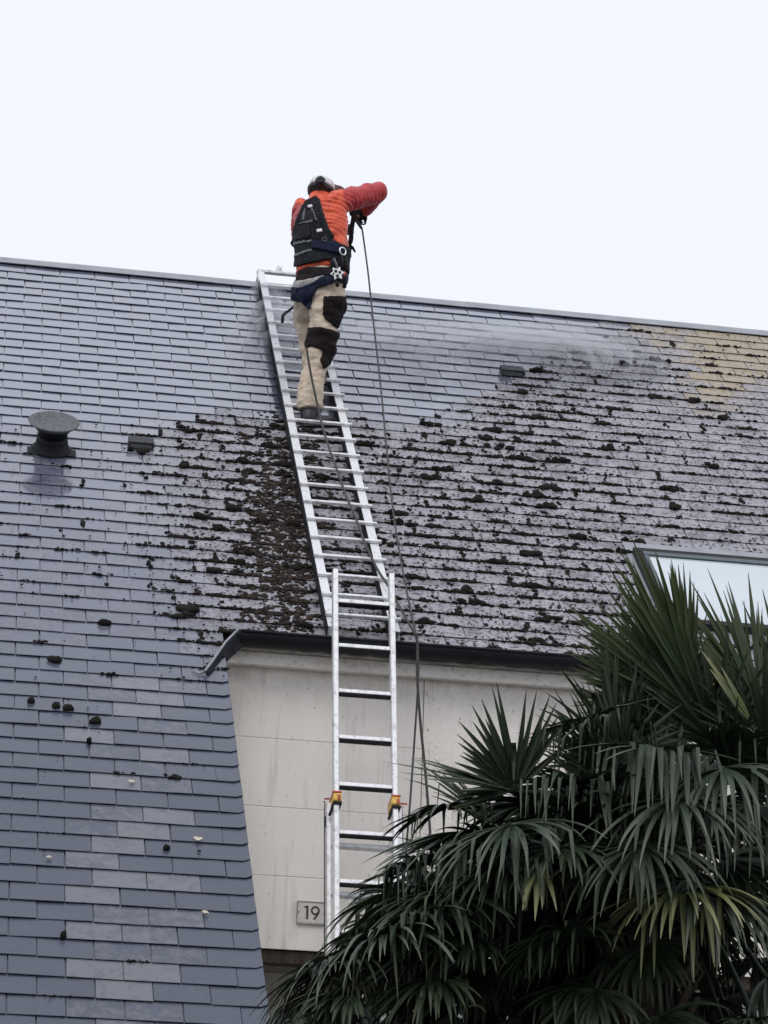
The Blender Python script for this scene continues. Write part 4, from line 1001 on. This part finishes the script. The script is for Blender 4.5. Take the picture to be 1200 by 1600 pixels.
F((1000,1320,-.6),(985,1360,-.9),(0,.2,1),.44,26,200,.55,.2,'frond')
# --- the body of the crown behind them
OUT=[(545,1500),(600,1420),(680,1350),(800,1270),(900,1210),(980,1150),(1080,1150),(1270,1140),(1270,1700),(480,1700),(480,1590)]
cnt_=0;tries=0
while cnt_<235 and tries<9000:
    tries+=1
    x,y=RNG.uniform(480,1260),RNG.uniform(1090,1680)
    if not inpoly(x,y,OUT): continue
    dy=RNG.uniform(-.40,.95);H_=K(x,y,dy);r_=H_-PT
    if np.linalg.norm(r_)>1.55: continue
    ax_=r_/max(.1,np.linalg.norm(r_))+RNG.normal(0,.35,3);N_=np.array([0,0,1.])+RNG.normal(0,.3,3)
    low=y>1380
    frond(H_,ax_,N_,(RNG.uniform(.30,.44) if y<1450 else RNG.uniform(.22,.34)),24,RNG.uniform(150,230),RNG.uniform(.35,.7) if low else RNG.uniform(.1,.4),RNG.uniform(.1,.5),('frond_dead' if (low and RNG.rand()<.15) else 'frond'),pet=RNG.rand()<.6)
    cnt_+=1
# trunk with its fibre mat
m=MB();pts=[(PT[0]+.05*math.sin(z_*1.3),PT[1]+.02,z_) for z_ in np.linspace(0,PT[2]-.05,22)]
m.tube(pts,[.13+.02*math.sin(i*2.4) for i in range(22)],14);tk=pchild(m,'trunk',MT['bark'],palm,True)
m=MB()
for i in range(160):
    z_=RNG.uniform(PT[2]-1.6,PT[2]);t=RNG.uniform(0,6.28);a_=np.array([PT[0]+.13*math.cos(t),PT[1]+.13*math.sin(t),z_]);b_=a_+np.array([math.cos(t)*.07,math.sin(t)*.07,.12]);m.bar(a_,b_,.03,.012)
pchild(m,'old_leaf_bases',MT['bark'],palm)['kind']='stuff'
# ======= SPRAY MIST
def mist(c_,axes,dens,label):
    m=MB();ball(m,c_,(1,1,1),12,axes);me=m.mesh('spray_mist');me.transform(Matrix.Translation(-Vector(c_)))
    o=bpy.data.objects.new('spray_mist',me);COL.objects.link(o);o.location=Vector(c_)
    mt=bpy.data.materials.new('spray_mist');mt.use_nodes=True;t=mt.node_tree;t.nodes.clear()
    ou=t.nodes.new('ShaderNodeOutputMaterial');vo=t.nodes.new('ShaderNodeVolumePrincipled');t.links.new(vo.outputs[0],ou.inputs['Volume'])
    vo.inputs['Color'].default_value=(1,1,1,1);vo.inputs['Anisotropy'].default_value=.1
    # soft falloff towards the skin of the cloud, broken by noise
    tc=t.nodes.new('ShaderNodeTexCoord');A_=np.array(axes).T;inv=np.linalg.inv(A_)
    vm=[]
    for k in range(3):
        q=t.nodes.new('ShaderNodeVectorMath');q.operation='DOT_PRODUCT';q.inputs[1].default_value=tuple(inv[k]);t.links.new(tc.outputs['Object'],q.inputs[0]);vm.append(q.outputs['Value'])
    cx_=t.nodes.new('ShaderNodeCombineXYZ')
    for k in range(3): t.links.new(vm[k],cx_.inputs[k])
    ln=t.nodes.new('ShaderNodeVectorMath');ln.operation='LENGTH';t.links.new(cx_.outputs[0],ln.inputs[0])
    no=t.nodes.new('ShaderNodeTexNoise');no.inputs['Scale'].default_value=2.6;no.inputs['Detail'].default_value=3;t.links.new(tc.outputs['Object'],no.inputs['Vector'])
    a1=t.nodes.new('ShaderNodeMath');a1.operation='MULTIPLY_ADD';a1.inputs[1].default_value=.9;t.links.new(no.outputs['Fac'],a1.inputs[0]);t.links.new(ln.outputs['Value'],a1.inputs[2])
    mr=t.nodes.new('ShaderNodeMapRange');mr.interpolation_type='SMOOTHSTEP';mr.inputs['From Min'].default_value=.45;mr.inputs['From Max'].default_value=1.35;mr.inputs['To Min'].default_value=dens;mr.inputs['To Max'].default_value=0;t.links.new(a1.outputs[0],mr.inputs['Value'])
    t.links.new(mr.outputs['Result'],vo.inputs['Density']);me.materials.append(mt)
    return tag(o,kind='stuff')
up_=-M[:,1]
def puff(u,v,h,ru,rv,rh,dens):
    m=MB();c_=uv(u,v,h);ball(m,c_,(1,1,1),22,(np.array([ru,0,0]),up_*rv,NR*rh));me=m.mesh('spray_mist');me.transform(Matrix.Translation(-Vector(c_)))
    for q in me.vertices: q.co=q.co*(1+.30*noise.noise(q.co*(1.6/max(ru,.3))+Vector((u*5,v*3,dens)))+.16*noise.noise(q.co*(5./max(ru,.3))+Vector((u*9,v*7,dens))))
    me.polygons.foreach_set('use_smooth',[True]*len(me.polygons))
    mt=bpy.data.materials.new('spray_mist');mt.use_nodes=True;t=mt.node_tree;t.nodes.clear()
    ou=t.nodes.new('ShaderNodeOutputMaterial');vo=t.nodes.new('ShaderNodeVolumeScatter');t.links.new(vo.outputs[0],ou.inputs['Volume'])
    vo.inputs['Color'].default_value=(.97,.98,1,1);vo.inputs['Density'].default_value=dens;me.materials.append(mt)
    o=bpy.data.objects.new('spray_mist',me);COL.objects.link(o);o.location=Vector(c_);tag(o,kind='stuff')
pu=lambda x,y:roof(x,y,.1)
for x,y,ru,rv,rh,dn in((434,515,.24,.46,.15,4.2),(455,560,.38,.70,.18,2.0),(424,465,.14,.26,.10,3.4),
   (580,555,.55,.55,.14,1.6),(680,540,.80,.42,.13,1.8),(790,560,.85,.50,.15,3.),(880,550,.7,.40,.13,3.4),(940,560,.45,.36,.12,1.6),(800,525,.6,.22,.09,2.0)):
    a_=pu(x,y)
    for q_,f_ in((1.,.30),(.80,.35),(.58,.35)):
        puff(a_[0]+random.gauss(0,.12)*ru,a_[1]+random.gauss(0,.10)*rv,.03+rh*.55,ru*q_,rv*q_,rh*q_,dn*f_)
